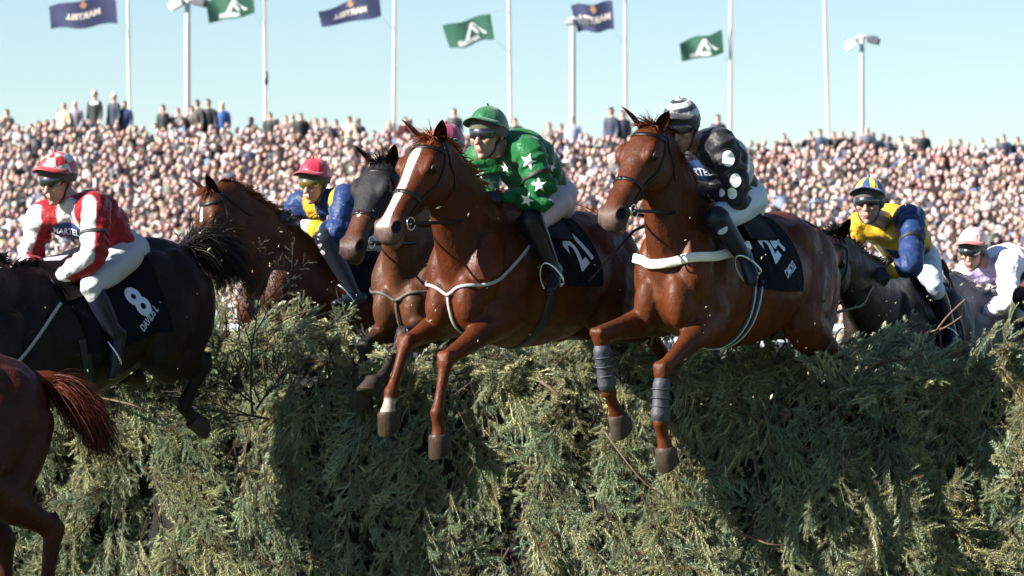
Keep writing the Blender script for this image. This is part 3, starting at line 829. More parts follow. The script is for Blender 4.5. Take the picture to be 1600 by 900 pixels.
    # ---- sculpt: nostrils, eye hollows, mouth line, muscle relief
    rel = v - np.array(pl)
    t = rel @ np.array(a) / hl; s_ = rel @ np.array(sd); n_ = rel @ np.array(nrm)
    inhead = (t > -.12) & (t < 1.1) & (np.abs(s_) < .13) & (n_ > -.2) & (n_ < .13)
    rs_ = sum(map(ord, label)) % 1000
    c = np.ones((len(v), 3)) * np.array(coat)
    c *= (1 + .16 * fbm(v, 9, rs_) + .07 * fbm(v, 38, rs_ + 1))[:, None]
    if not head_only:
        d = fbm(v, 14, rs_ + 2) * .0060 + fbm(v, 45, rs_ + 3) * .0020
        lower = np.zeros(len(v))
        for key, kn, ft, co in paint: lower = np.maximum(lower, 1 - ss(seg_dist(v, kn, co)[0], .04, .08))
        v = v + nr * (d * (1 - .8 * lower) * (1 - .8 * inhead))[:, None]
    if points:
        for key, kn, ft, co in paint:
            dd, tt = seg_dist(v, kn, co)
            up_, _ = seg_dist(v, kn + (kn - ft) * .35, kn)
            w = np.maximum(1 - ss(dd, .055, .085), .55 * (1 - ss(up_, .055, .09)))
            c += (np.array(points) - c) * w[:, None]
    for key, frac, sc in socks:
        for k2, kn, ft, co in paint:
            if k2 == key:
                a0 = ft.lerp(kn, frac) if frac >= 0 else ft.lerp(co, -frac)
                ax_ = np.array((co - ft).normalized()); dd, _ = seg_dist(v, a0, co)
                al = (v - np.array(a0)) @ ax_ + .006 * fbm(v, 60, 5)
                w = (1 - ss(dd, .06, .08)) * ss(al, -.012, .012)
                c += (np.array(sc) - c) * w[:, None]
    if muz:
        w = ss(t + .05 * fbm(v, 40, 8), .80, .97) * inhead
        c += (np.array(muz) - c) * (w * .9)[:, None]
    if blaze:
        wj = 1 + .25 * fbm(v, 30, 3)
        bw, t0, t1 = blaze[:3]; sh = blaze[3] if len(blaze) > 3 else 0
        ww = bw * wj * np.interp(t, [t0, t0 + .1, .45, .8, 1.0], [.3, 1.25, 1.0, .75, 1.5])
        w = ss(ww - np.abs(s_ - sh), -.004, .004) * ss(n_, .005, .02) * ss(t, t0 - .03, t0) * (1 - ss(t, t1, t1 + .03)) * inhead
        c += (np.array((.82, .80, .77)) - c) * w[:, None]
    for s in (-1, 1):
        nc = np.array(HC(.93, s * .068, .026))
        oo = np.array((sd * s * .75 + a * .5 + nrm * .28).normalized())
        q = v - nc
        el_ = np.sqrt((q @ np.array(a) / 1.15) ** 2 + (q @ np.array(sd)) ** 2 + (q @ np.array(nrm) / .95) ** 2)
        dent = (1 - ss(el_, .014, .034)) * inhead
        v = v - dent[:, None] * oo * .030
        rim = (1 - ss(np.abs(el_ - .041), .004, .013)) * inhead * (np.abs(s_) > .02)
        v = v + rim[:, None] * oo * .005
        c += (np.array((.012, .008, .008)) - c) * (dent > .25)[:, None]
        ec = np.array(HC(.285, s * .109, .030)); q = v - ec
        ed = np.linalg.norm(q, axis=1)
        v = v - ((1 - ss(ed, .012, .036)) * inhead)[:, None] * np.array(sd) * s * .012
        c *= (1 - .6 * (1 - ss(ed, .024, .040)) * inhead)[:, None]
    ml = np.abs(n_ + .036 + .05 * (t - .95)) + 10 * np.maximum(0, .80 - t)           # mouth line
    v = v - (nr * .006) * ((1 - ss(ml, .003, .010)) * inhead * (n_ < 0))[:, None]
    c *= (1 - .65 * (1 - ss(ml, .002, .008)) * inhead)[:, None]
    if grey:
        dp = fbm(v, 45, 4); c *= (1 + .25 * dp)[:, None]
    c = np.clip(c, .003, .9)
    # ears and hooves are islands of the same body
    earmb = MB()
    for s in (-1, 1):
        base = HC(-.02, s * .055, .035)
        lat_e = (ears or (.33, .33))[0 if s < 0 else 1]
        tipd = (V((0, 0, .66)) + X0 * .50 - a * .15 + sd * s * lat_e).normalized()
        EL, EWd = .175, .036
        face = (nrm * .6 + sd * s * .55 + a * .3); face = (face - tipd * face.dot(tipd)).normalized()
        sdw = tipd.cross(face).normalized()
        nu, nv = 11, 9
        for layer, cc in ((0, coat), (1, tuple(x * .35 for x in coat))):
            pts = []
            for i in range(nu):
                u = i / (nu - 1); w = EWd * (math.sin(math.pi * (u * .82 + .18)) ** .75) * (1 - .15 * u) + .0015
                if i == nu - 1: w = .002
                for j in range(nv):
                    b = (j / (nv - 1) * 2 - 1) * 1.35
                    r_ = w * (1 - .16 * layer)
                    pts.append(base + tipd * (EL * (u - .10) - layer * .004) + sdw * (math.sin(b) * r_) - face * (math.cos(b) * r_ * .75 - .25 * w) + face * (.03 * u * u))
            earmb.grid(pts, nu, nv, cc)
    ov = len(v)
    ev, hv = np.array([tuple(p) for p in earmb.v]), np.array([tuple(p) for p in hoofs.v]).reshape(-1, 3)
    allv = np.vstack([v, ev, hv]); allc = np.vstack([c, np.array(earmb.c), np.array(hoofs.c).reshape(-1, 3)])
    if len(hv): allc[-len(hv):] *= (1 + .3 * fbm(hv, 90, 3))[:, None]
    allf = list(f) + [tuple(i + ov for i in g) for g in earmb.f] + [tuple(i + ov + len(ev) for i in g) for g in hoofs.f]
    base = O - Z0 * 1.25
    cm = coat_mat()
    h.obj = put('horse', allv, allf, cm, None, cols=allc, origin=base, label=label, cat=cat, group='racehorses jumping the fence')
    h.bvh = bvh_of(v, f); h.v, h.f = v, f
    # eyes
    for s in (-1, 1):
        e = MB(); e.ell(HC(.285, s * .098, .030), (a * .031, sd * .021, nrm * .026), 14, 10)
        putb('eye', e, mat('horse_eye', (.004, .003, .002), rough=.12, spec=.2), h.obj)
        lid = MB(); lid.tube([HC(.235, s * .103, .026), HC(.265, s * .117, .050), HC(.31, s * .114, .050), HC(.34, s * .101, .026)], [.003, .006, .006, .003], seg=8)
        putb('eyelid', lid, mat('eyelid_' + matname, tuple(x * .4 for x in coat), rough=.5), h.obj)
    # mane: along the crest, with a forelock
    if mane and not head_only:
        mm = MB(); roots, dirs = [], []
        for i in range(520):
            u = random.random() ** .9 * 3.999; k = int(u)
            p = h.crest[k].lerp(h.crest[k + 1], u - k)
            hit = h.bvh.find_nearest(p + dors * .05)
            roots.append(hit[0]); dirs.append(dors * .7 - X * .35 - Y * .25 * random.random())
        hair(mm, roots, dirs, .105, .011, 1.2, -Y * .4 - X * .3, col=mane, jit=.25)
        roots = [HC(-.05 + random.random() * .05, random.gauss(0, .022), .05) for _ in range(90)]
        hair(mm, roots, [nrm * .9 - a * .5 + sd * random.gauss(0, .6) for _ in roots], .10, .009, .9, a * .5 - sd * .4, col=mane, jit=.4)
        putb('mane', mm, mat('hair', attr=True, rough=.5, spec=.14), h.obj, True)
    if tail:
        tk = dict(dirs=[-X * .8 + Z * .3], length=.75, droop=.8, sway=V((0, 0, 0)), jit=.16, n=900, dock=.30)
        tk.update(tailkw or {})
        mm = MB(); d0 = L(-.78, 0, .15); td = V(tk['dirs'][0]).normalized(); roots, dirs = [], []
        for i in range(tk['n']):
            u = random.random(); roots.append(d0 + td * (tk['dock'] * u) - V((0, 0, 1)) * (.12 * u * u) + V((random.gauss(0, .018), random.gauss(0, .018), random.gauss(0, .018))))
            dirs.append(td - V((0, 0, .5 * u)))
        hair(mm, roots, dirs, tk['length'], tk.get('w', .0075), tk['droop'], tk['sway'], n=8, col=tail, jit=tk['jit'], cvar=.4)
        mm.tube([L(-.72, 0, .16), d0 + td * .1, d0 + td * (tk['dock'] * .95) - V((0, 0, .1))], [.045, .04, .012], seg=10, col=tail)
        putb('tail', mm, mat('hair', attr=True, rough=.5, spec=.14), h.obj, True)
    return h

LEATHER = lambda: mat('dark_leather', (.010, .007, .006), rough=.42, bump=.15, bscale=220, spec=.28)
STEEL = lambda: mat('steel', (.62, .62, .60), rough=.22, metal=1.0)
def torus(mb, c, ax1, ax2, r, r2, seg=20, s2=8, col=(1, 1, 1)):
    c, ax1, ax2 = V(c), V(ax1).normalized(), V(ax2).normalized(); nn = ax1.cross(ax2).normalized()
    vs = []
    for i in range(seg):
        a = 2 * math.pi * i / seg; d = ax1 * math.cos(a) + ax2 * math.sin(a)
        for k in range(s2):
            b = 2 * math.pi * k / s2; vs.append(c + d * (r + r2 * math.cos(b)) + nn * (r2 * math.sin(b)))
    fs = [(i * s2 + k, i * s2 + (k + 1) % s2, ((i + 1) % seg) * s2 + (k + 1) % s2, ((i + 1) % seg) * s2 + k) for i in range(seg) for k in range(s2)]
    mb.add(vs, fs, col)

def bridle(h, nose_t=.58, colour=None, noseband_mat=None):
    HC, bv = h.HC, h.bvh
    br = MB(); w, tk = .020, .0035
    arc = lambda t, a0, a1, n=14, e=.14: [HC(t, math.sin(a0 + (a1 - a0) * i / n) * e, -.03 + math.cos(a0 + (a1 - a0) * i / n) * e) for i in range(n + 1)]
    strap(br, [HC(.04, -.10, -.02), HC(.075, -.09, .05), HC(.10, -.05, .10), HC(.105, 0, .11), HC(.10, .05, .10), HC(.075, .09, .05), HC(.04, .10, -.02)], .024, tk, bv, n=34)     # browband
    for s in (-1, 1):
        strap(br, [HC(-.06, s * .03, .06), HC(-.01, s * .085, .01), HC(.12, s * .11, -.03), HC(.35, s * .11, -.05), HC(.6, s * .08, -.03), HC(.78, s * .08, -.026)], .017, tk, bv, n=44)
        strap(br, [HC(-.04, s * .05, .02), HC(.06, s * .10, -.08), HC(.16, s * .08, -.17), HC(.2, 0, -.22)], .014, tk, bv, n=30)
    o = putb('bridle', br, LEATHER(), h.obj)
    nb = MB(); strap(nb, arc(nose_t, 0, 2 * math.pi, 30, .12)[:-1], .024, .004, bv, n=60, closed=True)
    putb('noseband', nb, noseband_mat or LEATHER(), o)
    h.bit = []
    for s in (-1, 1):
        r = MB(); c = HC(.80, s * .078, -.036)
        torus(r, c, h.a, h.n, .032, .0045); h.bit.append(c)
        r.tube([c, HC(.83, s * .03, -.036)], [.006, .006], seg=8)
        putb('bit_ring', r, STEEL(), o)
    h.bridle = o
    return o
def reins(h, hands):
    rb = MB()
    for c, hd, s in zip(h.bit, hands, (-1, 1)):
        hd = V(hd); mid = c.lerp(hd, .5) + h.Y * s * .05 - V((0, 0, .05))
        rb.tube([c, c.lerp(mid, .5) + h.Y * s * .01, mid, mid.lerp(hd, .5), hd], [(.009, .003)] * 5, seg=8, sub=5, up=h.Y)
    m = MB()
    return putb('reins', rb, LEATHER(), h.bridle)

def wrap_patch(h, x0, x1, a0, a1, nx, na, off, thick, skew=0.0, ctr=-.02):
    """cloth laid over the back: rays run inwards to the spine line; angle 0 is straight up, positive to the left side"""
    rows_o, rows_i = [], []
    for i in range(nx):
        for j in range(na):
            a_ = R(a0 + (a1 - a0) * j / (na - 1)); x = x0 + (x1 - x0) * i / (nx - 1) + skew * abs(math.sin(a_))
            d = h.Y * math.sin(a_) + h.Z * math.cos(a_)
            hit = h.bvh.ray_cast(h.L(x, 0, ctr) + d * 1.2, -d, 1.3)
            if hit[0] is None: p, n = h.L(x, 0, ctr) + d * .3, d
            else: p, n = hit[0], hit[1]
            rows_o.append((p, d))
    # smooth so that it hangs like cloth
    pts = [p for p, d in rows_o]
    for _ in range(3):
        q = list(pts)
        for i in range(1, nx - 1):
            for j in range(1, na - 1): q[i * na + j] = (pts[(i - 1) * na + j] + pts[(i + 1) * na + j] + pts[i * na + j - 1] + pts[i * na + j + 1] + pts[i * na + j] * 2) / 6
        pts = q
    top = [p + d * (off + thick) for p, (_, d) in zip(pts, rows_o)]; bot = [p + d * (off * .4 - .004) for p, (_, d) in zip(pts, rows_o)]
    mb = MB(); mb.grid(top, nx, na); mb.grid(bot, nx, na)
    N = nx * na
    edge = [i * na for i in range(nx)] + [(nx - 1) * na + j for j in range(1, na)] + [i * na + na - 1 for i in range(nx - 2, -1, -1)] + [j for j in range(na - 2, 0, -1)]
    mb.f += [(edge[k], edge[(k + 1) % len(edge)], edge[(k + 1) % len(edge)] + N, edge[k] + N) for k in range(len(edge))]
    return mb

def saddlery(h, number=None, name=None, x0=-.21, cloth=(.0045, .005, .008), girth_col=(.006, .006, .009), num_at=(-.235, 62), num_size=.20, name_at=(-.24, 86), stripes=False, drop=106):
    c = wrap_patch(h, x0, .20, -drop, drop, 22, 44, .006, .006, skew=-.03)
    o = putb('saddle_cloth', c, mat('number_cloth', cloth, rough=.85, bump=.3, bscale=120, bump2=.5, b2scale=12, spec=.12), h.obj)
    bv = bvh_of(c.v, c.f)
    def at(x, ang):
        a_ = R(ang); d = h.Y * math.sin(a_) + h.Z * math.cos(a_)
        hit = bv.ray_cast(h.L(x, 0, -.02) + d * 1.2, -d, 1.3)
        return (hit[0] or h.L(x, 0, 0) + d * .3), d
    pale = mat('pale_number', (.50, .60, .72), rough=.6)
    if number:
        p, d = at(*num_at)
        decal('number', text_shape(number, num_size, 2, xs=.82, bold=.008, spacing=.95), bv, p, d, h.Z * .85 + h.X * .48, pale, o, off=.005)
    if name:
        p, d = at(*name_at)
        decal('lettering', text_shape(name, .062, 1, xs=.62, bold=.0012), bv, p, d, h.Z * .85 + h.X * .48, pale, o, off=.005)
    s = wrap_patch(h, -.06, .19, -56, 56, 16, 26, .016, .02)
    for i, p in enumerate(s.v):
        q = V(p); x = (q - h.O).dot(h.X)
        lift = max(0, (.02 - x)) * .5 + max(0, x - .16) * .12
        side = abs((q - h.O).dot(h.Y)); s.v[i] = tuple(q + h.Z * lift * max(0, 1 - side / .2))
    sd_ = putb('saddle', s, mat('saddle_leather', (.004, .003, .003), rough=.55, bump=.2, bscale=90, spec=.12), h.obj)
    g = MB()
    for dx in ((-.022, .022) if stripes else (0,)):
        path = []
        for k in range(25):
            a_ = R(-95 - 170 * k / 24); path.append(h.L(.20 + dx + .03 * math.cos(a_), math.sin(a_) * .34, -.04 + math.cos(a_) * .45))
        strap(g, path, .030 if stripes else .062, .004, h.bvh, off=.006, n=40)
    putb('girth', g, mat('girth_%d' % int(girth_col[2] * 1000), girth_col, rough=.6), h.obj)
    h.cloth = o; h.cloth_bvh = bv
    return o
# ------------------------------------------------------------------ the spruce fence
TOPLINE = [(-700, 575), (-100, 590), (0, 590), (200, 582), (330, 536), (440, 528), (530, 545), (570, 590), (640, 590), (680, 570), (840, 562), (872, 505), (915, 500), (985, 545), (1050, 562), (1150, 560), (1260, 556), (1330, 592), (1450, 588), (1512, 556), (1600, 548), (2300, 550)]
FD, SK = 21.10, .36       # the fence stands askew: its right end is nearer
def fx_of(px): k = (px - 800) / FPX; return k * FD / (1 + SK * k)
def fence_at(px, py, off=0.0):
    """point on the fence's face seen at a pixel, off metres in front of it"""
    return P(px, py, FD - SK * fx_of(px) - off)
TX = [fx_of(a) for a, b in TOPLINE]; TZ = [fence_at(a, b).z for a, b in TOPLINE]
def ftop(x): return float(np.interp(x, TX, TZ))
def ffront(x, z):
    """depth of the fence's face: leans back towards the top, bulges unevenly"""
    h = max(0.0, (z - GZ) / 1.4)
    return 20.86 - SK * x + .26 * h ** 2.2 + .07 * math.sin(x * 2.3 + 1) * math.sin(z * 3.1) + .05 * math.sin(x * 5.1 + z * 4)
XL, XR = -3.9, 3.6
core = MB(); nx, nz = 90, 12; pts = []
for i in range(nx):
    x = XL + (XR - XL) * i / (nx - 1); zt = ftop(x) - .10
    prof = [(GZ - .05, 0), (.2, 0), (.5, 0), (.8, 0), (zt - .12, 0), (zt, .16), (zt + .02, .6), (zt, 1.1), (zt - .25, 1.4), (.5, 1.5), (GZ - .05, 1.6)]
    for z, o in prof: pts.append((x, ffront(x, min(z, zt)) + .13 + o + .03 * math.sin(x * 31 + z * 17), z))
core.grid(pts, nx, len(prof))
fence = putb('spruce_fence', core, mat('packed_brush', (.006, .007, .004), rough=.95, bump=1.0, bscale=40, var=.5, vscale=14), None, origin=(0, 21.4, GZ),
             label='tall steeplechase fence of dark green spruce branches across the foreground', cat='fence')

def branch_mesh(seed, length=.62, n_tw=13, needle=.0185, droop=.5, bare=.12, dens=1.0, twl=.19):
    """one cut spruce spray: stem, side twigs in a flat fan, each dressed with needles. stem runs along +X, fan lies in XY"""
    rs = random.Random(seed); v, f, c = [], [], []
    def stick(p, q, r0, r1, col):
        o = len(v); d = (q - p).normalized(); a = d.cross(V((0, 0, 1)));
        if a.length < 1e-3: a = V((0, 1, 0))
        a.normalize(); b = d.cross(a)
        for pp, r in ((p, r0), (q, r1)):
            for k in range(4): t = k * math.pi / 2; v.append(pp + a * (r * math.cos(t)) + b * (r * math.sin(t))); c.append(col)
        for k in range(4): f.append((o + k, o + (k + 1) % 4, o + 4 + (k + 1) % 4, o + 4 + k))
    def dress(p, d, L, bend, base):
        """needles along one twig"""
        seg = max(2, int(L / .04)); q = p.copy(); d = d.normalized(); acc = 0.0
        for s in range(seg):
            nd = (d + bend * (1.0 / seg)).normalized(); q2 = q + nd * (L / seg)
            stick(q, q2, .0016, .0010, (.075, .06, .03))
            side = nd.cross(V((0, 0, 1))).normalized(); up = side.cross(nd).normalized()
            k = 0
            while acc < L / seg:
                pp = q + nd * acc; u = (s * L / seg + acc) / L
                nl = needle * rs.uniform(.8, 1.15) * (1 - .4 * max(0, u - .75) / .25)
                for a0 in ((-1.35, -.35, .75) if k % 2 else (-.75, .35, 1.35)):
                    a = a0 + rs.gauss(0, .15); out = side * math.sin(a) + up * (abs(math.cos(a)) * .6)
                    nd2 = (out + nd * rs.uniform(.5, .9)).normalized(); w = (nd.cross(nd2).normalized() + up * .0).normalized() * .0021
                    w = (side * math.cos(a) - up * math.sin(a) * .6 + nd * .5 * (1 if a > 0 else -1)).normalized() * .0032
                    o = len(v); cc = base * rs.uniform(.75, 1.25)
                    v.extend((pp - w, pp + w, pp + nd2 * nl)); c.extend((tuple(cc),) * 3); f.append((o, o + 1, o + 2))
                acc += .0076 / dens; k += 1
            acc -= L / seg
            q, d = q2, nd
        return q
    def tone():
        warm = rs.random(); age = rs.uniform(.6, 1.35)
        return (V((.370, .380, .225)) if warm > .45 else V((.290, .350, .245)) if warm > .06 else V((.26, .19, .11))) * age
    p = V((0, 0, 0)); d = V((1, 0, .10)).normalized(); seg = 9
    for s in range(seg):
        d = (d + V((0, rs.gauss(0, .05), -droop / seg))).normalized(); q = p + d * (length / seg); t = s / seg
        stick(p, q, .0042 * (1 - t) + .0012, .0042 * (1 - t - 1 / seg) + .0012, (.07, .045, .028))
        if t > bare:
            for sg in (-1, 1):
                for rep in range(2 if n_tw > 12 or rs.random() < .45 else 1):
                    L = twl * (1 - .55 * t) * rs.uniform(.7, 1.15); base = tone()
                    ang = rs.uniform(.6, 1.0)
                    dr = (d * math.cos(ang) + V((0, sg, 0)) * math.sin(ang) + V((0, 0, rs.uniform(-.08, .14)))).normalized()
                    st = p.lerp(q, rs.random()) + V((0, 0, .006)); bend = V((.45, 0, -.30)) + V((rs.gauss(0, .15), 0, rs.gauss(0, .12)))
                    dress(st, dr, L, bend, base)
                    x_ = .035; s2 = 1
                    while x_ < L * .85:                 # side twiglets, alternating
                        st2 = st + dr * x_ + bend * (x_ * x_ / L * .45); a2 = rs.uniform(.6, .95)
                        sdir = dr.cross(V((0, 0, 1))).normalized() * s2
                        dress(st2, (dr * math.cos(a2) + sdir * math.sin(a2) + V((0, 0, rs.uniform(-.1, .15)))).normalized(), rs.uniform(.055, .090) * (1.1 - .4 * x_ / L), V((.1, 0, -.3)), base * rs.uniform(.9, 1.12))
                        x_ += rs.uniform(.038, .055); s2 = -s2
        p = q
    dress(p, d, twl * .5, V((0, 0, -.3)), tone())
    return v, f, c
def spruce_mat():
    m, nt, b = _nodes('spruce_needles'); L = nt.links.new
    a = nt.nodes.new('ShaderNodeAttribute'); a.attribute_name = 'Col'
    oi = nt.nodes.new('ShaderNodeObjectInfo')
    cr = nt.nodes.new('ShaderNodeValToRGB'); e = cr.color_ramp.elements
    e[0].color = (.72, .80, .74, 1); e[1].color = (1.16, 1.08, .90, 1); x = e.new(.5); x.color = (1.0, 1.0, 1.0, 1)
    L(oi.outputs['Random'], cr.inputs[0])
    mx = nt.nodes.new('ShaderNodeMix'); mx.data_type = 'RGBA'; mx.blend_type = 'MULTIPLY'; mx.inputs[0].default_value = 1
    L(a.outputs['Color'], mx.inputs[6]); L(cr.outputs[0], mx.inputs[7])
    L(mx.outputs[2], b.inputs['Base Color'])
    b.inputs['Roughness'].default_value = .38; b.inputs['Specular IOR Level'].default_value = .5
    tr = nt.nodes.new('ShaderNodeBsdfTranslucent'); L(mx.outputs[2], tr.inputs[0])      # thin needles let light through
    ms = nt.nodes.new('ShaderNodeMixShader'); ms.inputs[0].default_value = .25
    L(b.outputs[0], ms.inputs[1]); L(tr.outputs[0], ms.inputs[2]); L(ms.outputs[0], nt.nodes['Material Output'].inputs[0])
    return m
SPR = spruce_mat()
BR = []
for k in range(9):
    v, f, c = branch_mesh(100 + k, length=(.40, .48, .56)[k % 3], n_tw=11, droop=(.3, .5, .7)[k // 3], twl=(.15, .175, .20)[k % 3])
    me = mesh_from('spruce_branch', v, f, c, smooth=False); me.materials.append(SPR); BR.append(me)
print('branch tris', [len(m.polygons) for m in BR])
def face_pose(x, z, rs, top=False):
    """place and turn of one spray: stem end tucked into the fence, tip hanging down and out"""
    y = ffront(x, z)
    out = V((0, -1, .25))
    if top:
        dirn = V((rs.gauss(0, .7), rs.gauss(-.35, .5), rs.uniform(-.25, .95))).normalized(); nrm_ = V((rs.gauss(-.3, .3), -.55, .7)).normalized()
    else:
        dirn = V((rs.gauss(0, .45) + .3 * math.sin(x * 3.1 + z * 2), -rs.uniform(.0, .4), -1 + (1.2 * rs.random() if rs.random() < .18 else 0))).normalized(); nrm_ = V((rs.gauss(-.35, .3), -1, rs.uniform(.1, .7))).normalized()
    turn_ = Matrix.Rotation(-math.atan(SK), 3, 'Z'); dirn = turn_ @ dirn; nrm_ = turn_ @ nrm_
    Zx = (nrm_ - dirn * nrm_.dot(dirn)).normalized(); Yx = Zx.cross(dirn)
    M = Matrix((dirn, Yx, Zx)).transposed()
    sc = rs.uniform(.65, 1.35)
    loc = V((x, y + rs.uniform(-.02, .13), z)) - dirn * (.20 * sc)
    return M.to_euler(), loc, sc
rs = random.Random(5)
forg = V(fence.location)
def place(n, xr, zfun, top=False):
    out = []
    for k in range(n):
        x = rs.uniform(*xr); z = zfun(x); e, l, s = face_pose(x, z, rs, top); out.append((e, l, s, rs.randrange(9)))
    return out
near = place(215, (fx_of(-10), fx_of(1610)), lambda x: rs.uniform(-.05, ftop(x) + .02)) + place(60, (fx_of(-10), fx_of(1610)), lambda x: ftop(x) - .04, True)
for e, l, s, k in near:
    o = bpy.data.objects.new('spruce_branch', BR[k]); COL.objects.link(o); o.parent = fence
    o.location = l - forg; o.rotation_euler = e; o.scale = (s, s, s)
rest = place(520, (XL, XR), lambda x: rs.uniform(-.15, ftop(x))) + place(110, (XL, XR), lambda x: ftop(x) - .05, True)
for k in range(90):      # top and back of the fence
    x = rs.uniform(XL, XR); e, l, s = face_pose(x, ftop(x) - .05, rs, True); l.y += rs.uniform(.1, 1.3); rest.append((e, l, s, rs.randrange(9)))
src = [o for o in fence.children if o.name.startswith('spruce_branch')]
picks = []
for k in range(9): picks.append(next(o for o in src if o.data == BR[k]))
pm = bpy.data.meshes.new('brush_mass'); pm.from_pydata([tuple(l - forg) for e, l, s, k in rest], [], [])
for nm, ty, data in (('rot', 'FLOAT_VECTOR', [tuple(e) for e, l, s, k in rest]), ('scl', 'FLOAT', [s for e, l, s, k in rest]), ('idx', 'INT', [k for e, l, s, k in rest])):
    at = pm.attributes.new(nm, ty, 'POINT')
    if ty == 'FLOAT_VECTOR': at.data.foreach_set('vector', np.array(data, dtype=np.float32).ravel())
    else: at.data.foreach_set('value', np.array(data))
po = bpy.data.objects.new('brush_mass', pm); COL.objects.link(po); po.parent = fence; po['kind'] = 'stuff'; po['label'] = 'mass of smaller spruce sprays filling the fence'
pm.materials.append(SPR)
ng = bpy.data.node_groups.new('brush', 'GeometryNodeTree')
ng.interface.new_socket('Geometry', in_out='INPUT', socket_type='NodeSocketGeometry'); ng.interface.new_socket('Geometry', in_out='OUTPUT', socket_type='NodeSocketGeometry')
gi, go = ng.nodes.new('NodeGroupInput'), ng.nodes.new('NodeGroupOutput')
iop = ng.nodes.new('GeometryNodeInstanceOnPoints'); g2i = ng.nodes.new('GeometryNodeGeometryToInstance')
for o in reversed(picks):
    n = ng.nodes.new('GeometryNodeObjectInfo'); n.transform_space = 'ORIGINAL'; n.inputs['Object'].default_value = o; n.inputs['As Instance'].default_value = True
    ng.links.new(n.outputs['Geometry'], g2i.inputs[0])
def named(nm, ty):
    n = ng.nodes.new('GeometryNodeInputNamedAttribute'); n.data_type = ty; n.inputs['Name'].default_value = nm; return n.outputs[0]
ng.links.new(gi.outputs[0], iop.inputs['Points']); ng.links.new(g2i.outputs[0], iop.inputs['Instance'])
iop.inputs['Pick Instance'].default_value = True
ng.links.new(named('idx', 'INT'), iop.inputs['Instance Index'])
e2r = ng.nodes.new('FunctionNodeEulerToRotation'); ng.links.new(named('rot', 'FLOAT_VECTOR'), e2r.inputs[0]); ng.links.new(e2r.outputs[0], iop.inputs['Rotation'])
ng.links.new(named('scl', 'FLOAT'), iop.inputs['Scale'])
ng.links.new(iop.outputs[0], go.inputs[0])
md = po.modifiers.new('brush', 'NODES'); md.node_group = ng
# ------------------------------------------------------------------ jockeys
class Rider: pass
def hand(mb, wrist, d, back, thumb, curl=1.0, size=1.0):
    """closed hand: palm, four unequal curled fingers, a thumb leaving the side of the palm. d: along the forearm, back: back of the hand"""
    d, back = V(d).normalized(), V(back); back = (back - d * back.dot(d)).normalized(); sd = d.cross(back).normalized()
    if sd.dot(V(thumb)) < 0: sd = -sd
    k = size
    mb.tube([wrist - d * .03, wrist + d * .01, wrist + d * .045 * k, wrist + d * .085 * k], [(.026, .020), (.027, .020), (.037 * k, .018 * k), (.040 * k, .016 * k)], up=back, seg=12)
    for i, (o, l) in enumerate(((.030, .92), (.010, 1.05), (-.011, 1.0), (-.030, .80))):
        b = wrist + d * (.082 * k) + sd * (o * k)
        a1, a2, a3 = .5 * curl, 1.75 * curl, 2.9 * curl
        dr = lambda a: d * math.cos(a) - back * math.sin(a)
        p1 = b + dr(a1) * (.038 * l * k); p2 = p1 + dr(a2) * (.027 * l * k); p3 = p2 + dr(a3) * (.021 * l * k)
        mb.tube([b - d * .012, b, p1, p2, p3], [.0095 * k, .010 * k, .0092 * k, .0085 * k, .0075 * k], seg=8, sub=2)
    b = wrist + d * (.030 * k) + sd * (.032 * k)
    p1 = b + (d * .75 + sd * .5 - back * .35).normalized() * .040 * k; p2 = p1 + (d * .75 - sd * .25 - back * .65).normalized() * .032 * k
    mb.tube([b - sd * .012, b, p1, p2], [.013 * k, .013 * k, .0105 * k, .0085 * k], seg=8, sub=2)
    return wrist + d * .085 * k - back * .025 * k

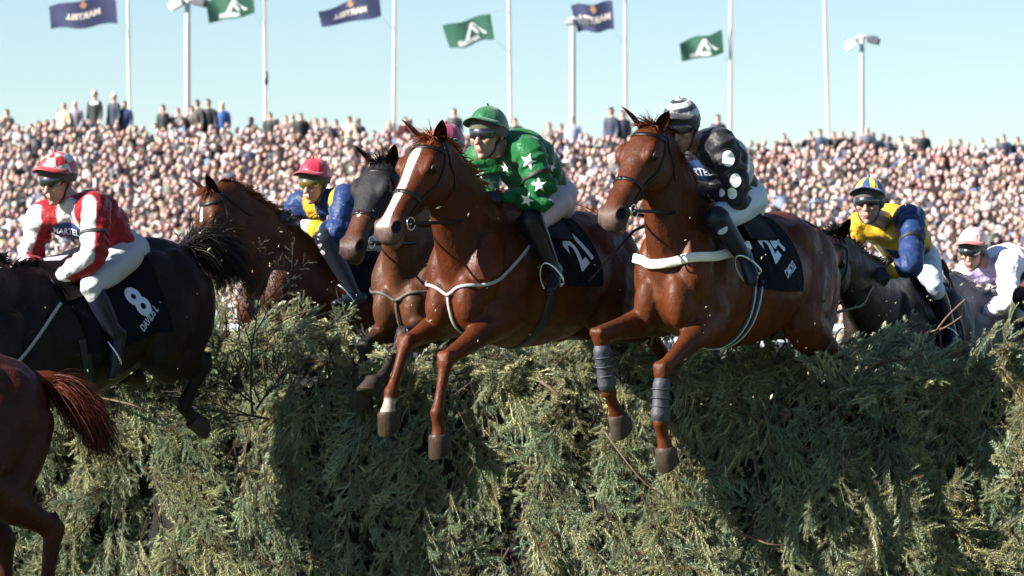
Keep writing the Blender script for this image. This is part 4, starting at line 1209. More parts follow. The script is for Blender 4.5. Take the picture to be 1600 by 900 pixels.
def rider(label, J, face, up, skin=(.37, .21, .155), jacket=None, jacket_col=(.8, .8, .8), breeches=(.40, .40, .42), boots=(.012, .014, .02), boot_top=None,
          cap=None, peak_top=(.1, .1, .1), peak_under=(.10, .095, .06), glove=None, cuff=None, goggle=(.01, .01, .015), scale=1.0, vox=.0085, peak_tilt=14, peak_len=.058, group='jockeys', jm='silk',
          boot_start=.16):
    """J: joints in world space - pelvis, neck, head, sR sL eR eL wR wL kR kL aR aL tR tL"""
    r = Rider(); r.J = J
    f = V(face).normalized(); u = V(up); u = (u - f * u.dot(f)).normalized(); s = u.cross(f).normalized()     # s: the rider's left
    hd = J['head']; k = scale
    base = V(J['pelvis'])
    bd = MB()
    shv = (J['sL'] - J['sR']).normalized()
    tor = (J['neck'] - J['pelvis']); tdir = tor.normalized()
    front = shv.cross(tdir).normalized()
    if front.dot(f) < 0: front = -front
    ups = front
    pel, nk = J['pelvis'], J['neck']
    hipL, hipR = pel + shv * .085 - tdir * .03, pel - shv * .085 - tdir * .03
    chest = pel.lerp(nk, .72)
    bd.tube([pel - tdir * .06, pel, pel.lerp(nk, .35), chest, nk - tdir * .02], [(.14, .10), (.15, .105), (.12, .09), (.15, .105), (.07, .06)], up=ups, seg=16)
    for a_, b_, c_ in (('sR', 'eR', 'wR'), ('sL', 'eL', 'wL')):
        bd.tube([chest.lerp(J[a_], .5), J[a_], J[a_].lerp(J[b_], .5), J[b_], J[b_].lerp(J[c_], .4), J[c_]], [.07, .058, .048, .040, .038, .026], seg=12)
    for a_, b_, c_, d_ in ((hipR, 'kR', 'aR', 'tR'), (hipL, 'kL', 'aL', 'tL')):
        bd.tube([a_, a_.lerp(J[b_], .5), J[b_], J[b_].lerp(J[c_], .35), J[c_]], [.080, .062, .040, .042, .030], seg=12)
        bd.tube([J[c_], J[c_].lerp(J[d_], .25) + (J[c_] - J[b_]).normalized() * .045, J[d_] * .8 + J[c_] * .2 + (J[c_] - J[b_]).normalized() * .05], [.030, .026, .018], seg=10)
    bv_, bf_, _ = remesh(bd, .019, 2)
    hm = MB()
    hm.tube([nk - tdir * .04, nk, hd - u * .075 - f * .025], [.058, .056, .055], seg=12)
    hm.ell(hd + u * .025 - f * .012, (s * .076, f * .098, u * .105))             # skull
    hm.ell(hd + f * .030 - u * .040, (s * .060, f * .060, u * .080))             # face
    hm.ell(hd + f * .045 - u * .085, (s * .040, f * .040, u * .034))             # jaw
    hm.ell(hd + f * .074 - u * .108, (s * .020, f * .018, u * .016))             # chin
    hm.tube([hd + f * .082 + u * .012, hd + f * .096 - u * .015, hd + f * .112 - u * .035], [(.009, .012), (.011, .014), (.016, .014)], up=f, seg=10)    # nose
    hm.ell(hd + f * .084 - u * .066, (s * .025, f * .014, u * .007)); hm.ell(hd + f * .083 - u * .078, (s * .022, f * .013, u * .007))   # lips
    for q in (-1, 1):
        hm.ell(hd + f * .070 + s * q * .040 - u * .022, (s * .022, f * .020, u * .020))          # cheekbone
        hm.ell(hd + f * .078 + s * q * .030 + u * .028, (s * .028, f * .016, u * .010))          # brow
        hm.ell(hd + s * q * .078 - f * .008 - u * .005, (s * .010, f * .020, u * .032))          # ear
    hv, hf, hn = remesh(hm, .0066, 2)
    rel = hv - np.array(hd)
    fu, ff, fs_ = rel @ np.array(u), rel @ np.array(f), rel @ np.array(s)
    hc = np.ones((len(hv), 3)) * np.array(skin)
    lipw = (1 - ss(np.sqrt((fs_ / .024) ** 2 + ((fu + .071) / .011) ** 2), .8, 1.2)) * (ff > .06)
    hc += (np.array((.42, .16, .14)) - hc) * (lipw * .7)[:, None]
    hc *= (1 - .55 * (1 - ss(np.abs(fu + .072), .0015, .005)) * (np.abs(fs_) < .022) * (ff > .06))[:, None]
    hc *= (1 + .10 * fbm(hv, 60, 2))[:, None]
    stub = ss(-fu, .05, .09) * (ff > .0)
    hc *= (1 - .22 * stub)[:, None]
    for q in (-1, 1):
        ed = np.sqrt((fs_ - q * .031) ** 2 + (fu - .008) ** 2)
        hv = hv - ((1 - ss(ed, .006, .018)) * (ff > .05))[:, None] * np.array(f) * .008
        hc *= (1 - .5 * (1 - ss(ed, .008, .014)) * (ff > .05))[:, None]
    hands = MB(); grips = []
    for a_, b_, sgn in (('wR', 'eR', -1), ('wL', 'eL', 1)):
        dd = (J[a_] - J[b_]).normalized()
        dd = (dd + V(J.get('hand_dir', dd)) * .6).normalized()
        grips.append(hand(hands, J[a_], dd, shv * sgn * .75 + V((0, 0, .6)), V((0, 0, 1)), .95, 1.0 * k))
    gv, gf, _ = remesh(hands, .0064, 1)
    v = np.vstack([bv_, hv, gv]); o1, o2 = len(bv_), len(bv_) + len(hv)
    c = np.vstack([np.ones((len(bv_), 3)) * np.array(skin), hc, np.ones((len(gv), 3)) * np.array(skin)])
    fcs = list(bf_) + [tuple(i + o1 for i in g) for g in hf] + [tuple(i + o2 for i in g) for g in gf]
    r.obj = put('person', v, fcs, mat('skin', attr=True, rough=.5, bump=.1, bscale=180, spec=.4, var=.06, vscale=40), None, cols=np.clip(c, 0, 1), origin=base, label=label, cat='jockey', group=group)
    r.grips = grips
    # ---- silks
    jk = MB()
    jk.tube([pel + tdir * .00 - front * .01, pel.lerp(nk, .18), pel.lerp(nk, .45) - front * .03, chest - front * .03, pel.lerp(nk, .90) - front * .015, nk + tdir * .015],
            [(.155, .120), (.165, .128), (.178, .142), (.185, .140), (.130, .105), (.066, .062)], up=ups, seg=20, sub=4)
    for a_, b_, c_ in (('sR', 'eR', 'wR'), ('sL', 'eL', 'wL')):
        e_ = J[b_]
        jk.tube([chest.lerp(J[a_], .45), J[a_], J[a_].lerp(e_, .5), e_, e_.lerp(J[c_], .5), e_.lerp(J[c_], .88)], [.10, .085, .076, .070, .060, .040], seg=14, sub=4)
    jv, jf, jn = remesh(jk, vox, 5)
    # folds: ridges that run across the pull of the cloth
    sd_ = sum(map(ord, label)) % 97
    d = np.zeros(len(jv))
    for a_, b_ in (('sR', 'eR'), ('sL', 'eL'), ('eR', 'wR'), ('eL', 'wL')):
        dist, tt = seg_dist(jv, J[a_], J[b_])
        w = 1 - ss(dist, .08, .14)
        d += w * .0042 * (np.sin(tt * 17 + 6 * fbm(jv, 13, sd_ + 1)) + .55 * np.sin(tt * 33 + 8 * fbm(jv, 12, sd_)))
    dist, tt = seg_dist(jv, pel, nk)
    d += .0050 * np.sin(tt * 24 + 5 * fbm(jv, 9, sd_ + 2)) + .0045 * fbm(jv, 34, sd_ + 3)
    jv = jv + jn * d[:, None]
    cj = np.ones((len(jv), 3)) * np.array(jacket_col)
    r.front, r.shv, r.tdir, r.chest = front, shv, tdir, chest
    if jacket: cj = jacket(jv, cj, r)
    r.jacket = put('jacket', jv, jf, mat(jm, attr=True, rough=.5, bump=.3, bscale=55, spec=.22, sheen=.06, bump2=.42, b2scale=9), r.obj, cols=np.clip(cj, 0, 1))
    r.jbvh = bvh_of(jv, jf)
    # ---- breeches
    bm_ = MB()
    bm_.tube([pel + tdir * .10, pel + tdir * .02, pel - tdir * .08], [(.150, .112), (.165, .135), (.135, .12)], up=ups, seg=18, sub=4)
    for a_, b_, c_ in ((hipR, 'kR', 'aR'), (hipL, 'kL', 'aL')):
        kk = J[b_]
        bm_.tube([a_.lerp(pel, .3), a_, a_.lerp(kk, .45), kk, kk.lerp(J[c_], .26)], [.100, .102, .088, .062, .052], seg=16, sub=4)
    v2, f2, n2 = remesh(bm_, .0135, 4)
    v2 = v2 + n2 * (fbm(v2, 30, sd_ + 5) * .0045 + .003 * np.sin(fbm(v2, 10, sd_) * 16))[:, None]
    put('breeches', v2, f2, mat('breeches_%02d%02d' % (int(breeches[0] * 99), int(breeches[2] * 99)), breeches, rough=.6, bump=.25, bscale=60, bump2=.3, b2scale=10), r.obj)
    # ---- boots
    bt = []
    for b_, c_, d_ in (('kR', 'aR', 'tR'), ('kL', 'aL', 'tL')):
        m_ = MB(); kk, aa, tt_ = J[b_], J[c_], J[d_]
        ft = (tt_ - aa); heel = aa - ft.normalized() * .05
        m_.tube([kk + (aa - kk) * boot_start, kk.lerp(aa, .45), kk.lerp(aa, .8), aa], [.056 if boot_start > 0 else .070, .057, .047, .042], seg=16, sub=3)
        dn = (aa - kk).normalized()
        m_.tube([heel + dn * .045, aa + dn * .045 + ft * .2, aa + dn * .055 + ft * .65, tt_ + dn * .05], [(.032, .034), (.038, .042), (.045, .034), (.036, .024)], up=-dn, seg=14, sub=3)
        v3, f3, _ = remesh(m_, .0115, 2)
        c3 = np.ones((len(v3), 3)) * np.array(boots)
        if boot_top is not None:
            dd, t3 = seg_dist(v3, kk, aa); c3[(t3 < .36)] = boot_top
        bt.append(put('boot', v3, f3, mat('boot_leather', attr=True, rough=.3, bump=.1, bscale=120, spec=.25), r.obj, cols=c3))
        st = MB(); cc = aa + dn * .075 + ft * .50; fd = ft.normalized(); sd2 = fd.cross(dn).normalized()
        pts = [cc - sd2 * .055, cc - sd2 * .060 - dn * .05, cc - sd2 * .035 - dn * .11, cc - dn * .135, cc + sd2 * .035 - dn * .11, cc + sd2 * .060 - dn * .05, cc + sd2 * .055, cc]
        st.tube(pts + [pts[0]], [.0065] * 9, seg=8, sub=3)
        st.tube([cc - sd2 * .05, cc + sd2 * .05], [(.010, .006)] * 2, seg=8)
        putb('stirrup', st, STEEL(), r.obj)
    # ---- gloves, cuffs
    if glove is not None:
        gm = MB(); 
        for a_, b_, sgn in (('wR', 'eR', -1), ('wL', 'eL', 1)):
            one = MB(); dd = (J[a_] - J[b_]).normalized(); dd = (dd + V(J.get('hand_dir', dd)) * .6).normalized()
            hand(one, J[a_], dd, shv * sgn * .75 + V((0, 0, .6)), V((0, 0, 1)), .95, 1.08 * k)
            v4, f4, n4 = remesh(one, .0066, 1)
            put('glove', v4 + n4 * .003, f4, mat('glove_%d' % int(glove[0] * 999), glove, rough=.7, bump=.2, bscale=200), r.obj)
    if cuff is not None:
        for a_, b_ in (('wR', 'eR'), ('wL', 'eL')):
            one = MB(); one.tube([J[b_].lerp(J[a_], .74), J[b_].lerp(J[a_], .88), J[a_]], [.046, .044, .038], seg=14, sub=3)
            putb('cuff', one, mat('cuff_%d_%d' % (int(cuff[0] * 999), int(cuff[2] * 999)), cuff, rough=.7, bump=.2, bscale=120), r.obj)
    # ---- skull cap with silk cover, peak, harness, goggles
    cm = MB(); n1, n2_ = 96, 36; pts, cols = [], []
    cx, cy, cz = .098, .122, .120
    ctr = hd + u * .030 - f * .012
    for i in range(n1):
        az = 2 * math.pi * i / n1
        low = 56 + 52 * ((1 - math.cos(az)) * .5) ** .8      # pushed up in front, lower behind
        for j in range(n2_):
            el = R(low) * j / (n2_ - 1)
            dirv = f * (math.cos(az) * math.sin(el) * cy) + s * (math.sin(az) * math.sin(el) * cx) + u * (math.cos(el) * cz)
            pk = 1 + .012 * math.sin(az * 6) * math.sin(el) + .006 * math.sin(az * 17 + el * 9)
            pts.append(ctr + dirv * pk); cols.append(cap(az, el / R(100)) if callable(cap) else cap)
    cm.grid(pts, n1, n2_, closed_u=True); cm.c = cols
    cm.tube([ctr + u * cz, ctr + u * (cz + .008)], [.012, .008], seg=10, col=cap(0, 0) if callable(cap) else cap)
    lo = len(cm.v)
    cpo = put('cap', cm.v, cm.f, mat('cap_silk', attr=True, rough=.4, bump=.15, bscale=150, bump2=.3, b2scale=30, sheen=.2), r.obj, cols=cm.c)
    sh = MB(); pts = []
    for i in range(60):
        az = 2 * math.pi * i / 60
        for j in range(8):
            el = R(46 + (57 + 16 * (1 - math.cos(az)) * .5) * j / 7)
            q = .975 - .02 * (j / 7)
            pts.append(ctr + f * (math.cos(az) * math.sin(el) * cy * q) + s * (math.sin(az) * math.sin(el) * cx * q) + u * (math.cos(el) * cz * .975))
    sh.grid(pts, 60, 8, closed_u=True)
    putb('skull_cap', sh, mat('skullcap_%d_%d' % (int(peak_under[0] * 999), int(peak_under[1] * 999)), peak_under, rough=.8, bump=.2, bscale=250, sheen=.3), cpo)
    pk = MB(); na, nr_ = 33, 7
    for layer in (0, 1):
        pts, cols = [], []
        for i in range(na):
            az = R(-80 + 160 * i / (na - 1)); el = R(54 + 18 * math.sin(az) ** 2)
            root = ctr + f * (math.cos(az) * math.sin(el) * cy * (.985)) + s * (math.sin(az) * math.sin(el) * cx * .985) + u * (math.cos(el) * cz)
            out = (f * math.cos(az * .75) + s * math.sin(az * .75)).normalized()
            ext = peak_len * max(0, math.cos(az * 1.10)) ** .6
            tl = R(peak_tilt); od = (out * math.cos(tl) + u * math.sin(tl))
            for j in range(nr_):
                q = j / (nr_ - 1)
                pts.append(root + od * (ext * q) - u * (.012 * q * q * (1 + 1.2 * abs(math.sin(az)))) - u * (.004 * layer))
                cols.append(peak_top if layer == 0 or q > .93 else peak_under)
        o_ = len(pk.v); pk.grid(pts, na, nr_); pk.c[o_:] = cols
    N = na * nr_
    pk.f += [(i * nr_ + nr_ - 1, (i + 1) * nr_ + nr_ - 1, N + (i + 1) * nr_ + nr_ - 1, N + i * nr_ + nr_ - 1) for i in range(na - 1)]
    put('peak', pk.v, pk.f, mat('peak_cloth', attr=True, rough=.6, bump=.15, bscale=200, sheen=.2), cpo, cols=pk.c)
    hb = bvh_of(hv, hf)
    hs = MB()
    for q in (-1, 1):
        strap(hs, [hd + s * q * .085 + u * .02 + f * .02, hd + s * q * .08 - u * .03 + f * .015, hd + s * q * .06 - u * .085 + f * .03, hd - u * .115 + f * .05], .014, .003, hb, n=24)
    putb('chin_strap', hs, mat('black_strap', (.012, .012, .014), rough=.6), r.obj)
    gg = MB(); pts = []
    for i in range(41):
        az = R(-100 + 200 * i / 40)
        bulge = .010 * max(0, math.cos(az * 1.2)); wrap = math.cos(az)
        hgt = .029 if abs(az) < 1.0 else .013
        c_ = hd + u * .014 + f * (math.cos(az) * .098 + bulge - .004) + s * (math.sin(az) * .086)
        o_ = (f * math.cos(az) + s * math.sin(az)).normalized()
        nos = .010 * math.exp(-(az / .16) ** 2)
        pts += [c_ + u * hgt - o_ * .006, c_ + u * hgt * .8 + o_ * .004, c_ - u * (hgt * .8 - nos) + o_ * .004, c_ - u * (hgt - nos) - o_ * .006]
    gg.grid(pts, 41, 4)
    putb('goggles', gg, mat('goggle_%d' % int(goggle[0] * 999), goggle, rough=.06, spec=.9, coat=.6), r.obj)
    r.cap = cpo
    return r
# ------------------------------------------------------------------ the race: horses, tack and riders
CHEST = (.066, .0150, .0040); BAY = (.17, .055, .022); DARK = (.022, .014, .012); BLACK = (.012, .010, .010)
HIND = {'HL': [('L', -.42, .19, -.26), ('L', -.84, .17, -.34), ('L', -1.14, .16, -.56), ('L', -1.24, .16, -.60), ('L', -1.33, .16, -.58)],
        'HR': [('L', -.44, -.19, -.26), ('L', -.88, -.17, -.32), ('L', -1.20, -.16, -.50), ('L', -1.30, -.16, -.53), ('L', -1.39, -.16, -.50)]}
TUCK = {'FL': [('L', .74, .14, -.42), ('L', .62, .14, -.70), ('L', .52, .14, -.74), ('L', .46, .14, -.79)],
        'FR': [('L', .82, -.14, -.36), ('L', .74, -.14, -.66), ('L', .64, -.14, -.72), ('L', .58, -.14, -.78)]}
def seat(h, J, legs=None):
    L = h.L
    d = dict(kR=L(.34, -.25, .24), kL=L(.34, .25, .24), aR=L(.16, -.31, -.06), aL=L(.16, .31, -.06), tR=L(.33, -.33, -.10), tL=L(.33, .33, -.10))
    for k, s in J.items(): d[k] = h.pt(s) if not isinstance(s, Vector) else s
    d['hand_dir'] = h.X
    for k, s in (legs or {}).items(): d[k] = h.pt(s)
    for a, b in (('pelvis', 'neck'), ('sL', 'eL'), ('eL', 'wL'), ('sR', 'eR'), ('eR', 'wR'), ('sL', 'sR'), ('kL', 'aL'), ('pelvis', 'kL'), ('neck', 'head')):
        print('   %s-%s %.2f' % (a, b, (d[a] - d[b]).length), end='')
    print()
    return d
WHITE = np.array((.46, .46, .46))
def mixc(c, w, col): return c + (np.array(col) - c) * np.clip(w, 0, 1)[:, None]
def limb(v, r, a, b, rad=.13):
    d, t = seg_dist(v, r.J[a], r.J[b]); return d, t
def on_arm(v, r, S):
    """1 on the sleeve of side S (R/L)"""
    d1, t1 = limb(v, r, 's' + S, 'e' + S); d2, t2 = limb(v, r, 'e' + S, 'w' + S)
    lat = (v - np.array(r.chest)) @ np.array(r.shv) * (1 if S == 'L' else -1)
    return ((np.minimum(d1, d2) < .12) & ((lat > .150) | (d2 < .10))), np.where(d1 < d2, t1 * .5, .5 + t2 * .5)
EXIT = []

# ---- chestnut with the white blaze, number 21
E = horse('chestnut racehorse with broad white blaze, carrying the rider in green with stars', P(830, 416, 20.2), 37, 1,
          (677, 232), (605, 366), {
    'FR': [(635, 535), (611, 614), (606, 646), (607, 676)], 'FL': [(697, 561), (683, 645), (686, 682), (686, 712)], **HIND},
    CHEST, hoofc=(.040, .026, .018), blaze=(.026, .10, .93, -.004), socks=[('FR', -.30, (.36, .30, .24))], muz=(.10, .066, .056), ears=(.30, .45), vox=.0102,
    mane=(.20, .055, .018), tail=(.085, .024, .008), tailkw=dict(dirs=[V((-.35, .2, .8))], length=.34, droop=1.0, sway=V((-1.2, 0, 0)), n=500, dock=.12, jit=.12))
# ---- chestnut with the white breast girth
F = horse('bright chestnut racehorse with white breast girth and dark leg boots', P(1146, 416, 20.2), 36, 1,
          (1019, 212), (957, 341), {
    'FR': [(937, 522), (950, 613), (966, 650), (972, 680)], 'FL': [(1035, 577), (1031, 661), (1040, 702), (1042, 734)],
    'HL': [('L', -.40, .19, -.30), ('L', -.76, .17, -.46), ('L', -.98, .16, -.74), ('L', -1.05, .16, -.82), ('L', -1.14, .16, -.84)], 'HR': HIND['HR']},
    (.074, .0180, .0050), hoofc=(.050, .037, .028), muz=(.075, .052, .044), ears=(.25, .85), vox=.0102,
    mane=(.10, .032, .014), tail=(.05, .018, .01), tailkw=dict(dirs=[V((.1, .7, -.6))], length=.4, droop=2.6, jit=.08, n=500))
# ---- dark bay, number 8
B = horse('dark bay racehorse with bushy black tail carrying number 8', P(122, 495, 20.6), 48, -15,
          (-75, 392), (-150, 520), {
    'FL': [('L', .95, .14, -.45), ('L', 1.16, .14, -.66), ('L', 1.24, .14, -.76), ('L', 1.27, .14, -.85)], 'FR': [('L', .98, -.14, -.40), ('L', 1.22, -.14, -.58), ('L', 1.31, -.14, -.67), ('L', 1.34, -.14, -.76)],
    'HL': [('L', -.36, .19, -.33), ('L', -.62, .17, -.44), ('L', -.44, .16, -.62), ('L', -.49, .16, -.71), ('L', -.55, .16, -.76)], 'HR': [('L', -.38, -.19, -.33), ('L', -.56, -.17, -.38), ('L', -.28, -.14, -.36), ('L', -.34, -.14, -.42), ('L', -.40, -.14, -.44)]},
    (.010, .0055, .0045), points=BLACK, muz=BLACK, vox=.0125, mane=(.012, .009, .009), tail=(.012, .010, .010),
    tailkw=dict(dirs=[V((.45, .35, .5))], length=.30, droop=2.3, jit=.34, n=4200, dock=.24, w=.0036, sway=V((.1, 0, 0))))
# ---- landed chestnut in front, only hindquarters in view
A = horse('red chestnut racehorse with long tail, landed in front of the fence', P(-183, 640, 18.2), 62, 2,
          ('L', 1.0, 0, .60), ('L', 1.42, 0, .18), {
    'HL': [('L', -.42, .19, -.34), (84, 826), (66, 965), (58, 1005), (48, 1035)], 'HR': [('L', -.36, -.19, -.34), (8, 842), (8, 960), (2, 1000), (-6, 1030)],
    'FL': [('L', .62, .14, -.62), ('L', .60, .14, -.90), ('L', .66, .14, -1.01), ('L', .69, .14, -1.09)], 'FR': [('L', .90, -.14, -.45), ('L', 1.05, -.14, -.72), ('L', 1.12, -.14, -.82), ('L', 1.16, -.14, -.90)]},
    (.034, .0068, .0024), vox=.0150, mane=(.12, .03, .012), tail=(.060, .012, .005), hoofc=(.05, .04, .03),
    tailkw=dict(dirs=[V((.95, -.1, .10))], length=.33, droop=1.9, jit=.22, n=4200, dock=.17, sway=V((.12, 0, 0)), w=.0032))
# ---- chestnut behind on the left
C = horse('chestnut racehorse with lowered head just behind the bushy black tail', P(548, 445, 24.0), 57, 4,
          (336, 305), (330, 418), {'FL': [(425, 510), (395, 545), (380, 560), (370, 575)], 'FR': [(408, 420), (418, 472), (412, 490), (408, 505)], **HIND},
    (.060, .017, .0055), blaze=(.016, .12, .26), vox=.0150, mane=(.15, .045, .018), ears=(.45, .35), muz=(.03, .02, .02))
# ---- bay in a black hood
D = horse('bay racehorse wearing a black hood beside the blazed chestnut', P(716, 432, 21.9), 28, 2,
          (600, 268), (549, 392), {'FR': [('L', .80, -.14, -.42), (568, 590), (566, 612), (564, 632)], 'FL': [('L', .86, .14, -.36), (598, 588, .1), (584, 600, .1), (574, 612, .1)], **HIND},
    (.062, .021, .009), points=(.018, .015, .014), muz=(.05, .03, .025), vox=.0150, mane=BLACK, ears=(.35, .35), blaze=(.008, .5, .6))
# ---- dark bay at the right
G = horse('dark brown racehorse partly hidden behind the rump of the white-girthed chestnut', P(1418, 508, 23.2), 22, 3,
          (1300, 380), (1272, 500), {**TUCK, **HIND}, (.012, .007, .006), points=BLACK, muz=BLACK, vox=.0150, mane=BLACK, ears=(.5, .45))
# ---- grey
Hh = horse('grey racehorse pushing through the brush at the right', P(1606, 545, 25.5), 52, 6,
           (1470, 440), (1430, 512), {**TUCK, **HIND}, (.13, .135, .15), points=(.10, .10, .11), muz=(.05, .05, .05), vox=.0180, mane=(.42, .42, .42), grey=True, ears=(.3, .3))
# ---- nose at the right edge
I = horse('brown racehorse with dark nose entering at the right edge', P(1792, 520, 24.0), 50, 3,
          (1672, 372), (1594, 472), {**TUCK, **HIND}, (.12, .04, .015), muz=(.03, .02, .02), points=BLACK, vox=.0180, mane=BLACK)
for hh in (E, F, B, A, C, D, G, Hh, I): bridle(hh)

# ---- tack of the two leading chestnuts
saddlery(E, '21', None, num_at=(-.085, 68), num_size=.25)
saddlery(F, '24', 'DMOSS', x0=-.19, drop=110, num_at=(.0, 62), num_size=.22, name_at=(-.085, 90), stripes=True, girth_col=(.02, .03, .07))
saddlery(B, '8', 'DAVIDS L', x0=-.36, num_at=(-.215, 82), num_size=.24, name_at=(-.245, 101), drop=118)
for hh, nn in ((C, None), (D, None), (G, None), (Hh, None), (A, None)): saddlery(hh, nn)
for dx in (-.022, .022):
    gl = MB(); path = [F.L(.20 + dx + .03 * math.cos(R(q)), math.sin(R(q)) * .34, -.04 + math.cos(R(q)) * .45) for q in np.linspace(-100, -260, 25)]
    strap(gl, path, .007, .0035, F.bvh, off=.010, n=40); putb('girth_stripe', gl, mat('pale_stripe', (.45, .48, .52), rough=.6), F.obj)
bg = MB()
path = [F.L(.22, .30, .13), F.L(.34, .27, .08), F.L(.50, .24, .025), F.L(.64, .17, .0), F.L(.70, 0, -.005), F.L(.64, -.17, .0), F.L(.50, -.24, .025), F.L(.34, -.27, .08), F.L(.22, -.30, .13)]
strap(bg, path, .050, .009, F.bvh, off=.030, n=60, sm=70)
putb('breast_girth', bg, mat('sheepskin', (.72, .68, .58), rough=.85, bump=.5, bscale=180), F.obj)
for hh, cc in ((E, (.30, .30, .30)), (D, (.06, .05, .04)), (B, (.40, .37, .30))):
    m = MB()
    for s in (-1, 1):
        strap(m, [hh.L(.24, s * .26, .16), hh.L(.42, s * .25, .02), hh.L(.56, s * .22, -.08), hh.L(.66, s * .10, -.14), hh.L(.70, 0, -.17)], .017, .004, hh.bvh, off=.022, n=44, sm=45)
    strap(m, [hh.L(.70, 0, -.16), hh.L(.71, 0, -.26), hh.L(.64, 0, -.38), hh.L(.5, 0, -.45), hh.L(.3, 0, -.47)], .016, .004, hh.bvh, off=.014, n=30)
    putb('breast_strap', m, mat('strap_%d' % int(cc[2] * 100), cc, rough=.6, bump=.2, bscale=150), hh.obj)
# leg boots of F
for key, kn, ft in (('FR', F.HP(937, 522, -.14), F.HP(950, 613, -.14)), ('FL', F.HP(1035, 577, .14), F.HP(1031, 661, .14))):
    m = MB(); m.tube([kn.lerp(ft, .27), kn.lerp(ft, .34), kn.lerp(ft, .56), kn.lerp(ft, .76), kn.lerp(ft, .86)], [(.044, .048), (.043, .049), (.040, .046), (.043, .050), (.046, .053)], up=F.X, seg=18, sub=3)
    o = putb('leg_boot', m, mat('leg_boot', (.036, .039, .050), rough=.6, bump=.35, bscale=70), F.obj)
    m2 = MB()
    for t in (.38, .54, .70):
        c = kn.lerp(ft, t); tt = (ft - kn).normalized(); a1 = tt.cross(F.Y).normalized(); torus(m2, c, a1, tt.cross(a1), .0485, .004, 22, 6)
    putb('boot_strap', m2, mat('boot_strap', (.03, .035, .05), rough=.5), o)
# hood of D: cloth over poll, cheeks and ears
vh = []; idx = {}
rel = D.v - np.array(D.poll); t_ = rel @ np.array(D.a) / HL; s_ = np.abs(rel @ np.array(D.s)); n_ = rel @ np.array(D.n)
inside = (t_ > -.20) & (t_ < .56 + .25 * n_) & (s_ < .15) & (n_ > -.22) & (n_ < .16)
hole = (np.sqrt(((t_ - .245) * HL / .046) ** 2 + ((n_ - .034) / .034) ** 2) < 1) & (s_ > .05)
keep = [g for g in D.f if all(inside[i] and not hole[i] for i in g)]
used = sorted({i for g in keep for i in g}); mp = {i: k for k, i in enumerate(used)}
me_n = mesh_from('n', D.v, D.f); nn_ = np.empty(len(D.v) * 3); me_n.vertices.foreach_get('normal', nn_); nn_ = nn_.reshape(-1, 3); bpy.data.meshes.remove(me_n)
put('hood', D.v[used] + nn_[used] * (.008 + .003 * fbm(D.v[used], 40, 2))[:, None], [tuple(mp[i] for i in g) for g in keep], mat('hood_cloth', (.006, .006, .008), rough=.7, bump=.3, bscale=120, bump2=.25, b2scale=25, spec=.3), D.obj)

# ---- riders
GREEN = (.006, .100, .026)
def green(v, c, r): return c
JE = seat(E, dict(pelvis=(852, 303), neck=(789, 226), head=(762, 211), sL=(826, 236, .20), sR=(748, 248, -.18), eL=(851, 309, .30), eR=(733, 286, -.26), wL=(790, 309, .09), wR=(766, 312, -.05)), dict(kL=(832, 350, .24), aL=(862, 416, .31), tL=(853, 440, .35)))
rE = rider('jockey in emerald green silks with white stars and green cap', JE, (-.52, -.84, -.10), (-.1, -.15, 1), jacket_col=GREEN, cap=(.007, .100, .026), peak_top=(.007, .100, .026), peak_under=(.062, .057, .038),
           glove=(.012, .013, .022), boots=(.008, .009, .012), boot_start=-.06)
# ---- black and white
def blackwhite(v, c, r):
    c = np.ones_like(c) * np.array((.014, .014, .018))
    z = (v - np.array(r.J['pelvis'])) @ np.array(r.tdir); fr = (v - np.array(r.chest)) @ np.array(r.front)
    lat = np.abs((v - np.array(r.chest)) @ np.array(r.shv))
    hoop = ss(z, .13, .135) * (1 - ss(z, .33, .335)) * (lat < .155)
    return mixc(c, hoop, (.42, .42, .42))
JF = seat(F, dict(pelvis=(1150, 308), neck=(1092, 224), head=(1065, 199), sL=(1126, 222, .20), sR=(1050, 244, -.18), eL=(1156, 308, .29), eR=(1042, 300, -.24), wL=(1110, 302, .09), wR=(1084, 303, -.06)), dict(kL=(1122, 345, .24), aL=(1160, 398, .31), tL=(1166, 430, .35)))
def hoops(az, el): return (.46, .46, .46) if (el * 6.2 + .35) % 2 < 1.12 else (.016, .016, .02)
rF = rider('jockey in black and white silks with discs and hooped black and white cap', JF, (-.34, -.86, -.30), (-.10, -.16, .97), jacket=blackwhite, cap=hoops, peak_top=(.014, .014, .018), peak_under=(.03, .03, .03), glove=(.012, .013, .018),
           breeches=(.46, .52, .60), boots=(.010, .012, .022), peak_tilt=2, boot_start=-.06)
# ---- red and white
RED = (.24, .007, .013)
def redwhite(v, c, r):
    c = np.ones_like(c) * np.array(RED)
    lat = (v - np.array(r.chest)) @ np.array(r.shv); fr = (v - np.array(r.chest)) @ np.array(r.front); z = (v - np.array(r.J['pelvis'])) @ np.array(r.tdir)
    c = mixc(c, (1 - ss(np.abs(lat), .062, .068)) * (fr > 0), (.46, .46, .46))
    for S in 'RL':
        m, t = on_arm(v, r, S)
        el = np.array(r.J['e' + S]); 
        out = np.array((-.62, -.78, .05))
        d1, t1 = limb(v, r, 's' + S, 'e' + S); d2, t2 = limb(v, r, 'e' + S, 'w' + S)
        ax1 = np.array(r.J['s' + S]) + t1[:, None] * (np.array(r.J['e' + S]) - np.array(r.J['s' + S])); ax2 = np.array(r.J['e' + S]) + t2[:, None] * (np.array(r.J['w' + S]) - np.array(r.J['e' + S]))
        ax = np.where((d1 < d2)[:, None], ax1, ax2)
        side = (v - ax) @ (out / np.linalg.norm(out)) / np.maximum(np.linalg.norm(v - ax, axis=1), .01)
        c = mixc(c, m * ss(side, .60, .68), (.46, .46, .46))
    return c
